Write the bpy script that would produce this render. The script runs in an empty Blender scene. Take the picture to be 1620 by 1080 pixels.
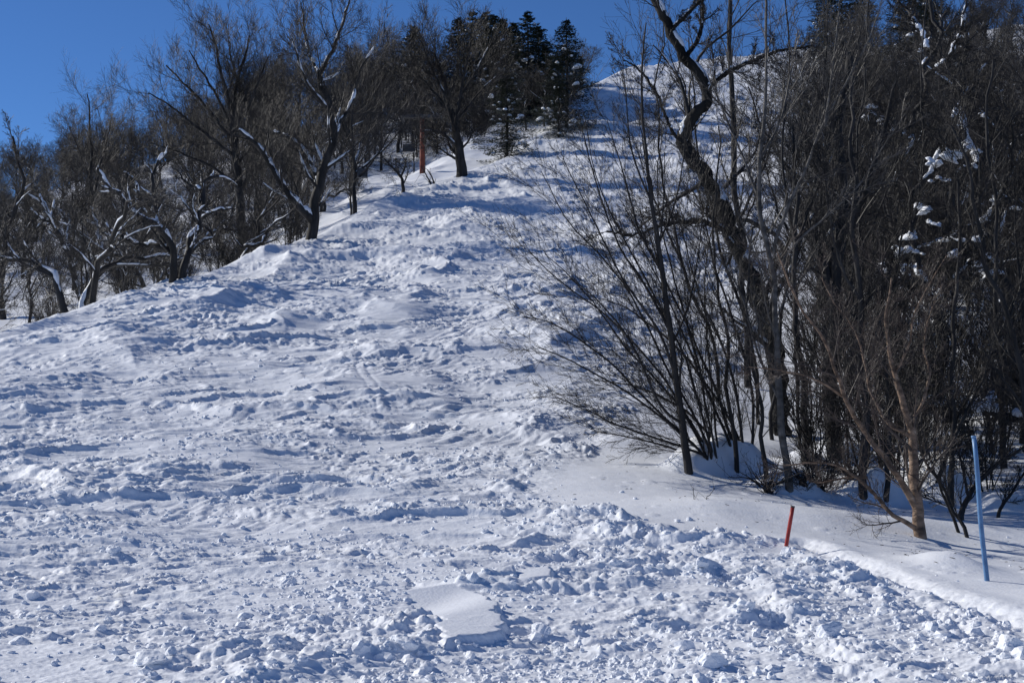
import bpy, math, random
import numpy as np
from mathutils import Vector
rng = np.random.default_rng(7)
R = math.radians
scene = bpy.context.scene
COL = scene.collection

# ------------------------------------------------------------------ camera model (photo pixels 1620 x 1080)
CAM = np.array([0.0, 0.0, 1.7])
FPX = 2250.0
PITCH = math.atan(80 / FPX)
def ray(u, v):
    """direction with y = 1 through a photo pixel"""
    a, c = (np.asarray(u, float) - 810) / FPX, (540 - np.asarray(v, float)) / FPX
    y = math.cos(PITCH) - c * math.sin(PITCH)
    z = math.sin(PITCH) + c * math.cos(PITCH)
    return a / y, z / y
def to_px(p):
    p = np.asarray(p, float) - CAM
    d = p[..., 1] * math.cos(PITCH) + p[..., 2] * math.sin(PITCH)
    w = -p[..., 1] * math.sin(PITCH) + p[..., 2] * math.cos(PITCH)
    return 810 + FPX * p[..., 0] / d, 540 - FPX * w / d

# ------------------------------------------------------------------ noise
_perm = np.random.default_rng(11).permutation(256).astype(np.int32)
_ang = np.random.default_rng(12).random(256) * 2 * np.pi
_gx, _gy = np.cos(_ang).astype(np.float32), np.sin(_ang).astype(np.float32)
def _h(i, j, s):
    return _perm[(_perm[(_perm[(i + s * 37) & 255] + j + s * 11) & 255] + s) & 255]
def perlin(x, y, s=0):
    x = np.asarray(x, np.float64); y = np.asarray(y, np.float64)
    i = np.floor(x).astype(np.int32); j = np.floor(y).astype(np.int32)
    fx = (x - i).astype(np.float32); fy = (y - j).astype(np.float32)
    u = fx * fx * fx * (fx * (fx * 6 - 15) + 10); v = fy * fy * fy * (fy * (fy * 6 - 15) + 10)
    def g(di, dj):
        h = _h(i + di, j + dj, s)
        return _gx[h] * (fx - di) + _gy[h] * (fy - dj)
    a = g(0, 0); b = g(1, 0); c = g(0, 1); d = g(1, 1)
    a = a + u * (b - a); c = c + u * (d - c)
    return (a + v * (c - a)) * 1.4
def fbm(x, y, s, o=3):
    r = 0; a = 1.0
    for k in range(o):
        r = r + a * perlin(x * 2 ** k, y * 2 ** k, s + k); a *= .5
    return r
def lumps(x, y, cell, s, dens, squash=1.0):
    """rounded clods: one jittered bump per lattice cell, the highest wins"""
    X = x / cell; Y = y / cell * squash
    i = np.floor(X).astype(np.int32); j = np.floor(Y).astype(np.int32)
    out = np.zeros(np.shape(X), np.float32)
    for di in (-1, 0, 1):
        for dj in (-1, 0, 1):
            h = _h(i + di, j + dj, s); h2 = _h(i + di + 91, j + dj + 17, s + 5); h3 = _h(i + di + 3, j + dj + 71, s + 9)
            cx = i + di + h / 255.; cy = j + dj + h2 / 255.
            rad = .28 + .5 * (h3 / 255.) ** 2
            q = ((X - cx) ** 2 + (Y - cy) ** 2) / rad ** 2
            on = ((h ^ h3) & 255) / 255. < dens
            b = np.where(on, rad * np.sqrt(np.clip(1 - q, 0, 1)), 0)
            out = np.maximum(out, b)
    return out * cell
def masked(w, x, y, f):
    out = np.zeros(np.shape(x)); m = np.broadcast_to(np.abs(w) > 1e-3, np.shape(x))
    if m.any(): out[m] = np.broadcast_to(w, np.shape(x))[m] * f(x[m], y[m])
    return out
def S(x, a, b):
    t = np.clip((np.asarray(x, float) - a) / (b - a), 0, 1)
    return t * t * (3 - 2 * t)

# ------------------------------------------------------------------ terrain
_T = np.array([(-60,-1.2),(0,-.1),(8,-.05),(12,-.15),(18,-.12),(24,.25),(30,.95),(38,2.3),(45,3.75),(62,6.7),(80,10.4),(105,16.6),(118,19.8),
               (140,25.3),(165,33.5),(190,43),(215,51),(240,60),(262,66),(280,67),(400,45),(700,0),(2600,-60)], float)
_ty = np.arange(-60, 2600, .5)
_tz = np.interp(_ty, _T[:, 0], _T[:, 1])
_k = np.hanning(15); _k /= _k.sum()
_tz = np.convolve(np.pad(_tz, 7, mode='edge'), _k, 'valid')
def Pz(y): return np.interp(y, _ty, _tz)
_C = np.array([(-60,-22),(20,-20),(45,-16.2),(62,-14),(80,-11),(105,-7.9),(118,-3.9),(140,1.2),(190,11),(215,18),(226,31),(240,51),(262,84),(2600,1400)], float)
def xc(y): return np.interp(y, _C[:, 0], _C[:, 1])
_E = np.array([(-60,9),(20,4.0),(30,2.9),(40,6.5),(60,9.5),(80,12.5),(150,30),(215,46),(240,56),(300,80),(2600,900)], float)
def xr(y): return np.interp(y, _E[:, 0], _E[:, 1])
def base(x, y):
    x = np.asarray(x, float); y = np.asarray(y, float)
    z = Pz(y)
    s = xc(y) - x
    sp = np.clip(s, 0, None)
    yy = S(y, 20, 60)
    g = 4.6 * (1 - np.exp(-(sp / 7) ** 1.3)) + .03 * sp + 11 * np.clip(sp / 85, 0, 3) ** 2
    # a smooth bench runs beside the crest further up
    g = g - 2.2 * np.exp(-((sp - 9) / 5) ** 2) * S(y, 105, 125) * (1 - S(y, 165, 185))
    z = z - g * (.35 + .65 * yy)
    # right side: lower ground near, rising wood beyond
    z = z - .6 * S(x, 1.5, 8) * S(y, 10, 22) * (1 - S(y, 34, 70))
    r = np.clip(x - xr(y) - 6, 0, None)
    z = z + .16 * np.minimum(r, 60) * S(y, 40, 80)
    r2 = np.clip(x - 8.2, 0, None)
    z = z + .10 * np.minimum(r2, 10) * S(y, 20, 26) * (1 - S(y, 40, 80))
    return z
def hit(u, v, f=None):
    """ground point seen through a photo pixel"""
    f = f or base
    ax, az = ray(u, v)
    ys = np.concatenate([np.arange(4, 60, .02), np.arange(60, 330, .1)])
    d = CAM[2] + az * ys - f(ax * ys, ys)
    k = int(np.argmax(d <= 0)) if (d <= 0).any() else len(ys) - 1
    return float(ax * ys[k]), float(ys[k])

# edge between the chopped-up run and the untouched snow on the right
_bp = [hit(u, v) for u, v in ((1000, 640), (960, 690), (885, 740), (835, 770), (860, 803), (930, 824), (1060, 843), (1160, 853), (1250, 866), (1310, 888), (1390, 928), (1460, 956), (1620, 1002), (1850, 1075))]
_bp = sorted(_bp, key=lambda q: q[1])
_by = np.array([q[1] for q in _bp]); _bx = np.array([q[0] for q in _bp])
_by = np.concatenate([[-60, 5], _by, [45, 80, 150, 240, 3000]]); 
_bx = np.concatenate([[14, 7.5], _bx, [8.2, 13, 32, 58, 900]])
def xb(y): return np.interp(y, _by, _bx)
MOUND = hit(1502, 905)
STAKE = hit(1243, 868)
SLABS = [[hit(u, v) for u, v in pts] for pts in (((647, 938), (729, 948), (770, 962), (791, 992), (793, 1018), (742, 1026), (700, 1036), (692, 1003), (664, 983), (645, 960)),
                                                ((700, 900), (760, 903), (822, 912), (876, 930), (884, 944), (830, 945), (800, 933), (745, 915)))]
TREE_WELLS = []
# two worn tracks along the edge (plan polylines)
TRACKS = [[hit(u, v) for u, v in pts] for pts in (
    ((1240, 880), (1330, 905), (1420, 945), (1520, 990), (1640, 1040)),
    ((1270, 865), (1350, 893), (1440, 930), (1530, 962), (1660, 1012)),
    ((1020, 850), (1110, 900), (1180, 950), (1260, 1010), (1340, 1075)))]
SKI = []
for pts_ in (((905, 330), (850, 380), (800, 450), (830, 520), (760, 600), (690, 660), (640, 740), (560, 800)),
             ((760, 330), (700, 400), (720, 470), (640, 540), (560, 590), (600, 660), (520, 740)),
             ((620, 360), (560, 430), (470, 480), (500, 560), (420, 640), (300, 700), (250, 790)),
             ((480, 420), (380, 480), (300, 540), (330, 600), (220, 660), (120, 760)),
             ((880, 480), (840, 560), (860, 640), (790, 700), (740, 780)), ((300, 480), (200, 540), (90, 590), (60, 680), (0, 740))):
    k_ = [hit(u, v) for u, v in pts_]; n_ = len(k_)
    cv = []
    for i_ in range((n_ - 1) * 4 + 1):
        t_ = i_ / 4; j_ = min(int(t_), n_ - 2); f_ = t_ - j_; f_ = f_ * .5 + .5 * f_ * f_ * (3 - 2 * f_)
        cv.append((k_[j_][0] * (1 - f_) + k_[j_ + 1][0] * f_, k_[j_][1] * (1 - f_) + k_[j_ + 1][1] * f_))
    SKI.append(cv); SKI.append([(a_ + .27, b_ + .02) for a_, b_ in cv])
def seg_dist(x, y, pts):
    d = np.full(np.shape(x), 1e9)
    for (x0, y0), (x1, y1) in zip(pts[:-1], pts[1:]):
        dx, dy = x1 - x0, y1 - y0
        t = np.clip(((x - x0) * dx + (y - y0) * dy) / (dx * dx + dy * dy), 0, 1)
        d = np.minimum(d, np.hypot(x - x0 - t * dx, y - y0 - t * dy))
    return d
BANK = [hit(u, v) for u, v in ((1150, 815), (1300, 835), (1460, 850), (1620, 862), (1900, 872))]
def poly_in(x, y, pts):
    """1 inside a plan polygon, 0 outside, with a 5 cm edge"""
    d = np.full(np.shape(x), 1e9); ins = np.zeros(np.shape(x), bool)
    for (x0, y0), (x1, y1) in zip(pts, pts[1:] + pts[:1]):
        dx, dy = x1 - x0, y1 - y0
        t = np.clip(((x - x0) * dx + (y - y0) * dy) / (dx * dx + dy * dy), 0, 1)
        d = np.minimum(d, np.hypot(x - x0 - t * dx, y - y0 - t * dy))
        c = ((y0 > y) != (y1 > y)) & (x < dx * (y - y0) / (dy if abs(dy) > 1e-9 else 1e-9) + x0)
        ins ^= c
    return S(np.where(ins, d, -d), -.03, .03)
SLABC = (sum(p[0] for p in SLABS[0]) / 10, sum(p[1] for p in SLABS[0]) / 10)
def masks(x, y):
    s = xc(y) - x
    left = S(s, -1.0, 1.5)
    wob = .18 * perlin(x * 1.3, y * 1.3, 71) + .13 * perlin(x * 4, y * 4, 72) + .10 * perlin(x * 11, y * 11, 75)
    soft = S(x - xb(y) + wob, -.25, .45) * (1 - left)
    return left, soft
def ground(x, y, detail=True):
    x = np.asarray(x, float); y = np.asarray(y, float)
    z = base(x, y)
    left, soft = masks(x, y)
    run = (1 - left) * (1 - soft)
    D = np.hypot(x, y)
    # broad swells everywhere
    z = z + .22 * perlin(x / 13, y / 13, 1) * S(D, 12, 40)
    # moguls: rounded heaps stretched across the hill, hollow uphill, sharp lip
    wx = x + .9 * perlin(x / 3.2, y / 3.2, 3); wy = y + .9 * perlin(x / 3.2, y / 3.2, 4)
    m = fbm(wx / 4.6, wy / 5.2, 5, 2)
    rid = 1 - np.abs(perlin(wx / 3.8, wy / 4.4, 9)) * 2.2
    mog = .34 * m + .26 * np.clip(rid, 0, 1) ** 2 * S(m, -.3, .5)
    far = S(y, 18, 55)
    z = z + run * mog * (.32 + .62 * far) * S(y, 5, 12)
    # the slope beyond the left crest: drifts
    z = z + left * (.5 * fbm(x / 6, y / 6, 13, 3)) * S(xc(y) - x, 1, 8)
    # wood on the right: soft drifts
    wood = S(x - xr(y), .5, 5) * (1 - left)
    z = z + wood * .26 * fbm(x / 3.4, y / 3.4, 17, 2) * S(y, 18, 26)
    # bank and wind mound on the untouched snow
    z = z + .20 * np.exp(-(seg_dist(x, y, BANK) / .9) ** 2) * soft
    qx, qy = (x - MOUND[0]) / .42 + .2 * perlin(x * 2, y * 2, 96), (y - MOUND[1]) / .7
    z = z + .17 * np.exp(-(qx * qx + qy * qy) ** .8)
    z = z + soft * .035 * perlin(x / 1.1, y / 1.6, 19)
    # soft snow stands a bit above the trodden run
    z = z + .055 * soft * (1 - S(y, 25, 40))
    for t in SKI:
        xs, ys = [p[0] for p in t], [p[1] for p in t]
        w_ = ((x > min(xs) - 1) & (x < max(xs) + 1) & (y > min(ys) - 1) & (y < max(ys) + 1)) * run
        def groove(a, b, t=t):
            d = seg_dist(a, b, t) + .04 * perlin(a * 1.5, b * 1.5, 98)
            return -.017 * np.exp(-(d / .05) ** 2) * S(perlin(a / 2.2 + 5, b / 3.0, 99), .0, .3)
        z = z + masked(w_ * 1.0, x, y, groove)
    for (tx, ty, tr) in TREE_WELLS:
        near = (np.abs(x - tx) < tr * 5) & (np.abs(y - ty) < tr * 5)
        if np.any(near):
            d = np.hypot(x - tx, y - ty)
            z = z + np.where(near, .85 * tr * np.exp(-((d - .15) / (tr * .8)) ** 2), 0)
    for k, t in enumerate(TRACKS):
        d = seg_dist(x, y, t) + .03 * perlin(x * 3, y * 3, 80 + k)
        z = z - .09 * np.exp(-(d / .16) ** 2) * (.6 + .4 * soft) + .012 * np.exp(-((d - .3) / .14) ** 2)
        z = z + masked(np.exp(-(d / .24) ** 2) * .6, x, y, lambda a, b: .5 * lumps(a + .03 * perlin(a * 5, b * 5, 95), b, .09, 83 + k, .5) + .45 * lumps(a, b, .05, 86 + k, .5) + .014 * perlin(a * 7, b * 9, 89))
    if not detail: return z
    # tumbled snow
    dx, dy = x + .12 * perlin(x * 2, y * 2, 21), y + .12 * perlin(x * 2, y * 2, 22)
    f1 = fbm(x / 2.2, y / 1.7, 23, 2)                      # where the debris lies
    near = 1 - S(y, 15, 30)
    heap = S(f1, -.10, .55)
    slab = np.zeros(np.shape(x)); box_ = (y < 22)
    for pl in SLABS: slab = np.maximum(slab, masked(box_ * 1.0, x, y, lambda a, b: poly_in(a + .07 * perlin(a * 4, b * 4, 73) + .03 * perlin(a * 13, b * 13, 77), b + .10 * perlin(a * 4, b * 4, 76), pl)))
    calm = np.exp(-(np.hypot((x - STAKE[0]), (y - STAKE[1] + .5) * .7) / .45) ** 4)
    heap = heap * (1 - slab) * (1 - .9 * calm)
    run2 = run * (1 - .92 * slab) * (1 - .8 * calm)
    z = z + slab * (-.005 + .105 * S((x - SLABC[0]) * .9 - (y - SLABC[1]) * .35, -.45, .25) + .012 * perlin(x * 1.1, y * 1.1, 74))
    def ridged(px, py, sd): return (1 - np.abs(perlin(px, py, sd)) * 1.9)
    def lean(wlx, wly, sd, amp, k):
        """ridges whose lower side (towards the valley) is the steep one"""
        rx_, ry_ = dx * .93 + dy * .36, dy * .93 - dx * .36
        h = ridged(rx_ / wlx, ry_ / wly, sd)
        h = ridged(rx_ / wlx, (ry_ + k * h) / wly, sd)
        return amp * np.clip(h, -.2, 1) ** 2 * np.sign(h)
    patch = S(perlin(x / 2.6, y / 1.9, 61) + .5 * perlin(x / .9, y / .7, 62), -.35, .40)
    fard = S(y, 26, 80)
    z = z + run2 * lean(2.7, 1.45, 63, .138 + .05 * fard, .80) * (.30 + .70 * S(perlin(x / 5, y / 3.4, 64), -.3, .4)) * S(y, 5, 22)
    z = z + run2 * lean(1.6, .62, 65, .050 + .045 * fard, .24) * (.25 + .75 * patch)
    z = z + run2 * lean(.62, .28, 66, .040, .13) * (.12 + .88 * patch) * (1 - S(D, 70, 130)) * (1 + fard)
    z = z + run2 * lean(.27, .13, 67, .019, .055) * (.2 + .8 * patch) * (1 - S(D, 35, 60))
    z = z + run2 * .010 * (1 - S(D, 22, 42)) * perlin(x * 11, y * 17, 53) * (.4 + .6 * patch)
    z = z + run2 * .004 * (1 - S(D, 13, 24)) * perlin(x * 30, y * 34, 55)
    z = z + masked(run2 * .25 * (.12 + .88 * patch) * S(y, 16, 28) * (1 - S(D, 60, 90)), x, y, lambda a, b: lumps(a + .03 * perlin(a * 6, b * 6, 39), b, .13, 68, .5))
    z = z + masked(run2 * .15 * (.1 + .9 * S(f1, -.1, .4)) * S(y, 16, 30) * (1 - S(D, 90, 140)), x, y, lambda a, b: lumps(a + .12 * perlin(a * 2, b * 2, 21), b, .40, 69, .22))
    # clods
    z = z + run2 * heap * near * (.03 + .05 * perlin(x * 1.1, y * 1.3, 25))
    def clods(a, b):
        da, db = a + .12 * perlin(a * 2, b * 2, 21), b + .12 * perlin(a * 2, b * 2, 22)
        return lumps(da, db, .34, 31, .22) * .5 + lumps(da, db, .17, 33, .42) * .65 + lumps(a + .02 * perlin(a * 9, b * 9, 38), b, .095, 35, .5) * .62 * (1 - S(b, 22, 40)) + lumps(a, b, .052, 36, .5) * .62 * (1 - S(b, 12, 18))
    z = z + masked(run2 * (.10 + .90 * heap * (.35 + .65 * patch)) * (.50 * near + .08 * (1 - near)) * (1 - S(y, 60, 90)), x, y, clods)
    edge = np.exp(-((x - xb(y) + .4) / .35) ** 2) * (1 - S(y, 30, 40)) * (1 - left) * (1 - calm)
    z = z + masked(edge, x, y, lambda a, b: lumps(a + .12 * perlin(a * 2, b * 2, 21), b, .15, 37, .55) * .42)
    # carved streaks: long thin grooves
    a = .45 * perlin(x / 6, y / 6, 41) + .30
    sx, sy = x * np.cos(a) + y * np.sin(a), -x * np.sin(a) + y * np.cos(a)
    st = ridged(sx * .45, sy * 2.8, 43) + .6 * ridged(sx * .6 + 7, sy * 7.5, 44) * (1 - S(D, 50, 90))
    z = z - run2 * .034 * st * S(perlin(x / 2.8, y / 2.4, 45), -.5, .2) * S(y, 7, 14) * (1 + 1.5 * fard)
    z = z + soft * perlin(x * 6, y * 6, 57) * .003 + masked(soft * (1 - S(y, 30, 40)), x, y, lambda a, b: .02 * lumps(a, b, .16, 58, .06) / .16 + .006 * perlin(a * 2.2, b * 6 + a, 97))
    return z
def gz(x, y): return float(ground(np.array([x]), np.array([y]), False)[0])

# ------------------------------------------------------------------ materials
def new_mat(name):
    m = bpy.data.materials.new(name); m.use_nodes = True
    nt = m.node_tree; b = nt.nodes['Principled BSDF']
    return m, nt, b
def noise_mat(name, c0, c1, scale, rough=.7, spec=.3, bump=0.0, bscale=None, stretch=None, c2=None):
    m, nt, b = new_mat(name)
    tc = nt.nodes.new('ShaderNodeTexCoord'); mp = nt.nodes.new('ShaderNodeMapping')
    if stretch: mp.inputs['Scale'].default_value = stretch
    nt.links.new(tc.outputs['Object'], mp.inputs['Vector'])
    n = nt.nodes.new('ShaderNodeTexNoise'); n.inputs['Scale'].default_value = scale; n.inputs['Detail'].default_value = 5
    nt.links.new(mp.outputs[0], n.inputs['Vector'])
    r = nt.nodes.new('ShaderNodeValToRGB'); r.color_ramp.elements[0].position = .35; r.color_ramp.elements[1].position = .65
    r.color_ramp.elements[0].color = (*c0, 1); r.color_ramp.elements[1].color = (*c1, 1)
    if c2:
        e = r.color_ramp.elements.new(.78); e.color = (*c2, 1)
    nt.links.new(n.outputs['Fac'], r.inputs['Fac']); nt.links.new(r.outputs['Color'], b.inputs['Base Color'])
    b.inputs['Roughness'].default_value = rough; b.inputs['Specular IOR Level'].default_value = spec
    if bump:
        n2 = nt.nodes.new('ShaderNodeTexNoise'); n2.inputs['Scale'].default_value = bscale or scale * 3; n2.inputs['Detail'].default_value = 4
        nt.links.new(mp.outputs[0], n2.inputs['Vector'])
        bp = nt.nodes.new('ShaderNodeBump'); bp.inputs['Strength'].default_value = 1; bp.inputs['Distance'].default_value = bump
        nt.links.new(n2.outputs['Fac'], bp.inputs['Height']); nt.links.new(bp.outputs[0], b.inputs['Normal'])
    return m
M_SNOW = noise_mat('snow', (.83, .855, .89), (.88, .90, .93), 1.3, .55, .35, .006, 30)
M_SNOWC = noise_mat('lying_snow', (.82, .85, .89), (.88, .90, .93), 4, .55, .3, .02, 9)
M_BARK = noise_mat('grey_bark', (.013, .012, .0115), (.046, .042, .039), 2.5, .75, .3, .02, 14, (1, 1, .35), (.13, .12, .11))
M_TWIG = noise_mat('dark_twig_bark', (.013, .012, .0115), (.036, .032, .030), 1.2, .55, .3)
M_BLACK = noise_mat('black_bark', (.008, .0075, .007), (.028, .026, .024), 3, .8, .2, .04, 9, (1, 1, .5), (.06, .056, .05))
M_PALE = noise_mat('pale_bark', (.03, .027, .024), (.13, .118, .105), 5, .6, .35, .02, 16, (1, 1, 1.6), (.26, .245, .22))
M_PTWIG = noise_mat('pale_twig_bark', (.035, .030, .027), (.10, .09, .08), 1.2, .5, .5)
M_BIRCH = noise_mat('birch_bark', (.07, .045, .03), (.33, .22, .145), 5, .6, .3, .02, 22, (1, 1, 2.2), (.50, .39, .29))
M_BTWIG = noise_mat('birch_twig_bark', (.030, .021, .017), (.075, .052, .040), 2, .5, .45)
M_NEEDLE = noise_mat('fir_needles', (.010, .016, .010), (.030, .042, .022), 1.5, .6, .3)
M_RED = noise_mat('red_paint', (.26, .018, .013), (.48, .05, .035), 9, .45, .4)
M_BLUE = noise_mat('blue_plastic', (.075, .17, .33), (.14, .28, .48), 8, .4, .4)
M_ORANGE = noise_mat('orange_paint', (.15, .036, .020), (.27, .066, .032), 2, .55, .35)
M_STEEL = noise_mat('dark_steel', (.03, .03, .035), (.07, .07, .075), 3, .5, .5)

# ------------------------------------------------------------------ mesh helpers
def mesh_from(name, V, F, mat, smooth=True):
    V = np.ascontiguousarray(V, np.float32); F = np.ascontiguousarray(F, np.int32)
    me = bpy.data.meshes.new(name)
    n = F.shape[1]
    me.vertices.add(len(V)); me.vertices.foreach_set('co', V.ravel())
    me.loops.add(F.size); me.loops.foreach_set('vertex_index', F.ravel())
    me.polygons.add(len(F)); me.polygons.foreach_set('loop_start', np.arange(0, F.size, n, dtype=np.int32))
    me.polygons.foreach_set('loop_total', np.full(len(F), n, np.int32))
    me.polygons.foreach_set('use_smooth', np.full(len(F), smooth, bool))
    me.update(calc_edges=True)
    me.materials.append(mat)
    return me
def link(name, me, parent=None):
    o = bpy.data.objects.new(name, me); COL.objects.link(o)
    if parent: o.parent = parent
    return o
def tag(o, label=None, cat=None, group=None, kind=None):
    if label: o['label'] = label
    if cat: o['category'] = cat
    if group: o['group'] = group
    if kind: o['kind'] = kind
    return o
def empty(name, loc=(0, 0, 0)):
    o = bpy.data.objects.new(name, None); COL.objects.link(o); o.location = loc; o.empty_display_size = .2
    return o
def nrm(v): return v / (np.linalg.norm(v, axis=-1, keepdims=True) + 1e-12)
def frames(P):
    T = nrm(np.gradient(P, axis=1))
    mean = nrm(P[:, -1] - P[:, 0])
    ref = np.zeros_like(mean); ref[np.arange(len(mean)), np.argmin(np.abs(mean), axis=1)] = 1
    U = nrm(np.cross(T, ref[:, None, :])); W = np.cross(T, U)
    return T, U, W
def tubes(P, Rr, sides, lump=0.0):
    """P (B,n,3), Rr (B,n) -> verts, quads"""
    B, n, _ = P.shape
    T, U, W = frames(P)
    a = np.arange(sides) * 2 * np.pi / sides
    rr = Rr[:, :, None] * np.ones(sides)
    if lump: rr = rr * (1 + lump * (np.random.default_rng(B).random((B, n, sides)) - .5))
    V = P[:, :, None, :] + rr[..., None] * (np.cos(a)[None, None, :, None] * U[:, :, None, :] + np.sin(a)[None, None, :, None] * W[:, :, None, :])
    idx = np.arange(B * n * sides).reshape(B, n, sides)
    q = np.stack([idx[:, :-1], np.roll(idx, -1, 2)[:, :-1], np.roll(idx, -1, 2)[:, 1:], idx[:, 1:]], -1).reshape(-1, 4)
    return V.reshape(-1, 3), q
class MB:
    def __init__(s): s.v = []; s.f = []; s.n = 0
    def add(s, V, F):
        if len(V): s.v.append(V); s.f.append(F + s.n); s.n += len(V)
    def build(s, name, mat, smooth=True):
        return mesh_from(name, np.concatenate(s.v), np.concatenate(s.f), mat, smooth)
def resample(pts, n, wig=0.0, r=None):
    """smooth curve (Catmull-Rom) through rows [x,y,z,radius], n samples"""
    p = np.array(pts, float)
    if len(p) == 2: p = np.array([p[0], (p[0] + p[1]) / 2, p[1]])
    q = np.vstack([2 * p[0] - p[1], p, 2 * p[-1] - p[-2]])
    L = np.concatenate([[0], np.cumsum(np.linalg.norm(np.diff(p[:, :3], axis=0), axis=1))])
    t = np.linspace(0, L[-1], n); k = np.clip(np.searchsorted(L, t, 'right') - 1, 0, len(p) - 2)
    u = ((t - L[k]) / (L[k + 1] - L[k] + 1e-9))[:, None]
    a, b, c, d = q[k], q[k + 1], q[k + 2], q[k + 3]
    o = .5 * ((2 * b) + (c - a) * u + (2 * a - 5 * b + 4 * c - d) * u ** 2 + (3 * b - a - 3 * c + d) * u ** 3)
    if wig and r is not None:
        w = r.normal(0, wig * L[-1] / n, (n, 3)); w[0] = 0
        w = (w + np.roll(w, 1, 0)) * .6; w[0] = 0
        o[:, :3] += w
    return o[:, :3], np.maximum(o[:, 3], .003)
def grow(P, Rr, lv, r, plen=None):
    """one generation of side branches on every polyline"""
    B, n, _ = P.shape
    k = lv['k']
    seg = np.linalg.norm(np.diff(P, axis=1), axis=2).sum(1)
    t = (np.arange(k)[None, :] + r.random((B, k))) / k
    t = lv.get('t0', .15) + (1 - lv.get('t0', .15)) * t ** lv.get('tp', 1.0)
    f = np.clip(t * (n - 1), 0, n - 1.001); i = f.astype(int); fr = (f - i)[..., None]
    b = np.arange(B)[:, None]
    pos = P[b, i] * (1 - fr) + P[b, i + 1] * fr
    rad = Rr[b, i] * (1 - fr[..., 0]) + Rr[b, i + 1] * fr[..., 0]
    T, U, W = frames(P)
    T, U, W = T[b, i], U[b, i], W[b, i]
    phi = r.random((B, 1)) * 6.28 + np.arange(k)[None, :] * 2.4 + r.normal(0, .5, (B, k))
    a = np.clip(r.normal(lv['ang'], lv.get('asd', .18), (B, k)), .12, 1.75)
    d = np.cos(a)[..., None] * T + np.sin(a)[..., None] * (np.cos(phi)[..., None] * U + np.sin(phi)[..., None] * W)
    bias = np.array(lv.get('bias', (0, 0, 0)), float)
    d = nrm(d + bias).reshape(-1, 3)
    L = (seg[:, None] * lv['len'] * (1 - lv.get('fall', .55) * t) * np.exp(r.normal(0, .25, (B, k)))).reshape(-1)
    if 'lmax' in lv: L = np.minimum(L, lv['lmax'] * (.75 + .5 * r.random(L.shape)))
    r0 = np.maximum(rad.reshape(-1) * lv.get('rr', .55) * (.8 + .4 * r.random(L.shape)), lv.get('rmin', .004))
    m = lv.get('n', 6)
    Q = np.zeros((len(L), m, 3)); Q[:, 0] = pos.reshape(-1, 3)
    st = (L / (m - 1))[:, None]
    up = np.array([0, 0, lv.get('up', .1) * .55])
    for s in range(1, m):
        d = nrm(d + r.normal(0, lv.get('wig', .15) * .72, d.shape) + up + bias * .3)
        Q[:, s] = Q[:, s - 1] + d * st
    tt = np.linspace(0, 1, m)
    rm = lv.get('rmin', .004)
    q = np.maximum(r0[:, None] * (1 - .78 * tt[None, :]), rm * .7)
    if lv.get('keep'): 
        sel = r.random(len(L)) < lv['keep']; Q = Q[sel]; q = q[sel]
    return Q, q
def snow_on(P, Rr, r, prob=.6, thick=1.0, rmin=.03, tilt=.45, extra=.02):
    """pillows of snow lying along the upper side of limbs"""
    mb = MB()
    T, _, _ = frames(P)
    B, n, _ = P.shape
    for b in range(B):
        i = 0
        while i < n - 2:
            w = int(r.integers(2, 7)); j = min(i + w, n - 1)
            seg = slice(i, j + 1)
            hz = np.hypot(T[b, seg, 0], T[b, seg, 1]).mean()
            if hz > tilt and Rr[b, i] > rmin and r.random() < prob and j - i >= 1:
                A = np.stack([np.interp(np.linspace(i, j, 9), np.arange(n), P[b, :, c]) for c in range(3)], 1)
                q = np.interp(np.linspace(i, j, 9), np.arange(n), Rr[b])
                prof = np.sin(np.linspace(.06, .97, 9) * np.pi) ** .45
                h = (q * .85 + extra) * thick * prof * (.8 + .45 * r.random(9))
                A[:, 2] += q * .75 + h * .35
                V, F = tubes(A[None], h[None], 7, .25)
                mb.add(V, F)
            i = j + int(r.integers(0, 2))
    return mb
def clumps(pts, rad, r):
    """irregular pillows of lying snow draped over boughs"""
    mb = MB()
    na, nt_ = 14, 9
    a = np.linspace(0, 2 * np.pi, na + 1)[:-1]
    th = np.linspace(-1.35, 1.56, nt_)
    for p, q in zip(pts, rad):
        sq = .42 + .3 * r.random(); ex = 1.0 + .6 * r.random(); ro = r.random() * 3.14
        x = np.cos(th)[:, None] * np.cos(a)[None, :]; y = np.cos(th)[:, None] * np.sin(a)[None, :]; z = np.sin(th)[:, None] * np.ones(na)
        o = r.random() * 90
        k = 1 + .38 * perlin(x * 1.1 + o, y * 1.1 + z * 1.3, 91) + .10 * perlin(x * 2.4 + o, y * 2.4 + z * 2, 92)
        z = np.where(z < 0, z * .45, z)
        x = x * k * ex; y = y * k; z = z * k * sq * 1.25 + x * r.normal(0, .3) - .10 * (x * x + y * y)
        V = np.stack([x * np.cos(ro) - y * np.sin(ro), x * np.sin(ro) + y * np.cos(ro), z], -1) * q + p
        idx = np.arange(na * nt_).reshape(nt_, na)
        F = np.stack([idx[:-1], np.roll(idx, -1, 1)[:-1], np.roll(idx, -1, 1)[1:], idx[1:]], -1).reshape(-1, 4)
        mb.add(V.reshape(-1, 3), F)
    return mb

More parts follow.
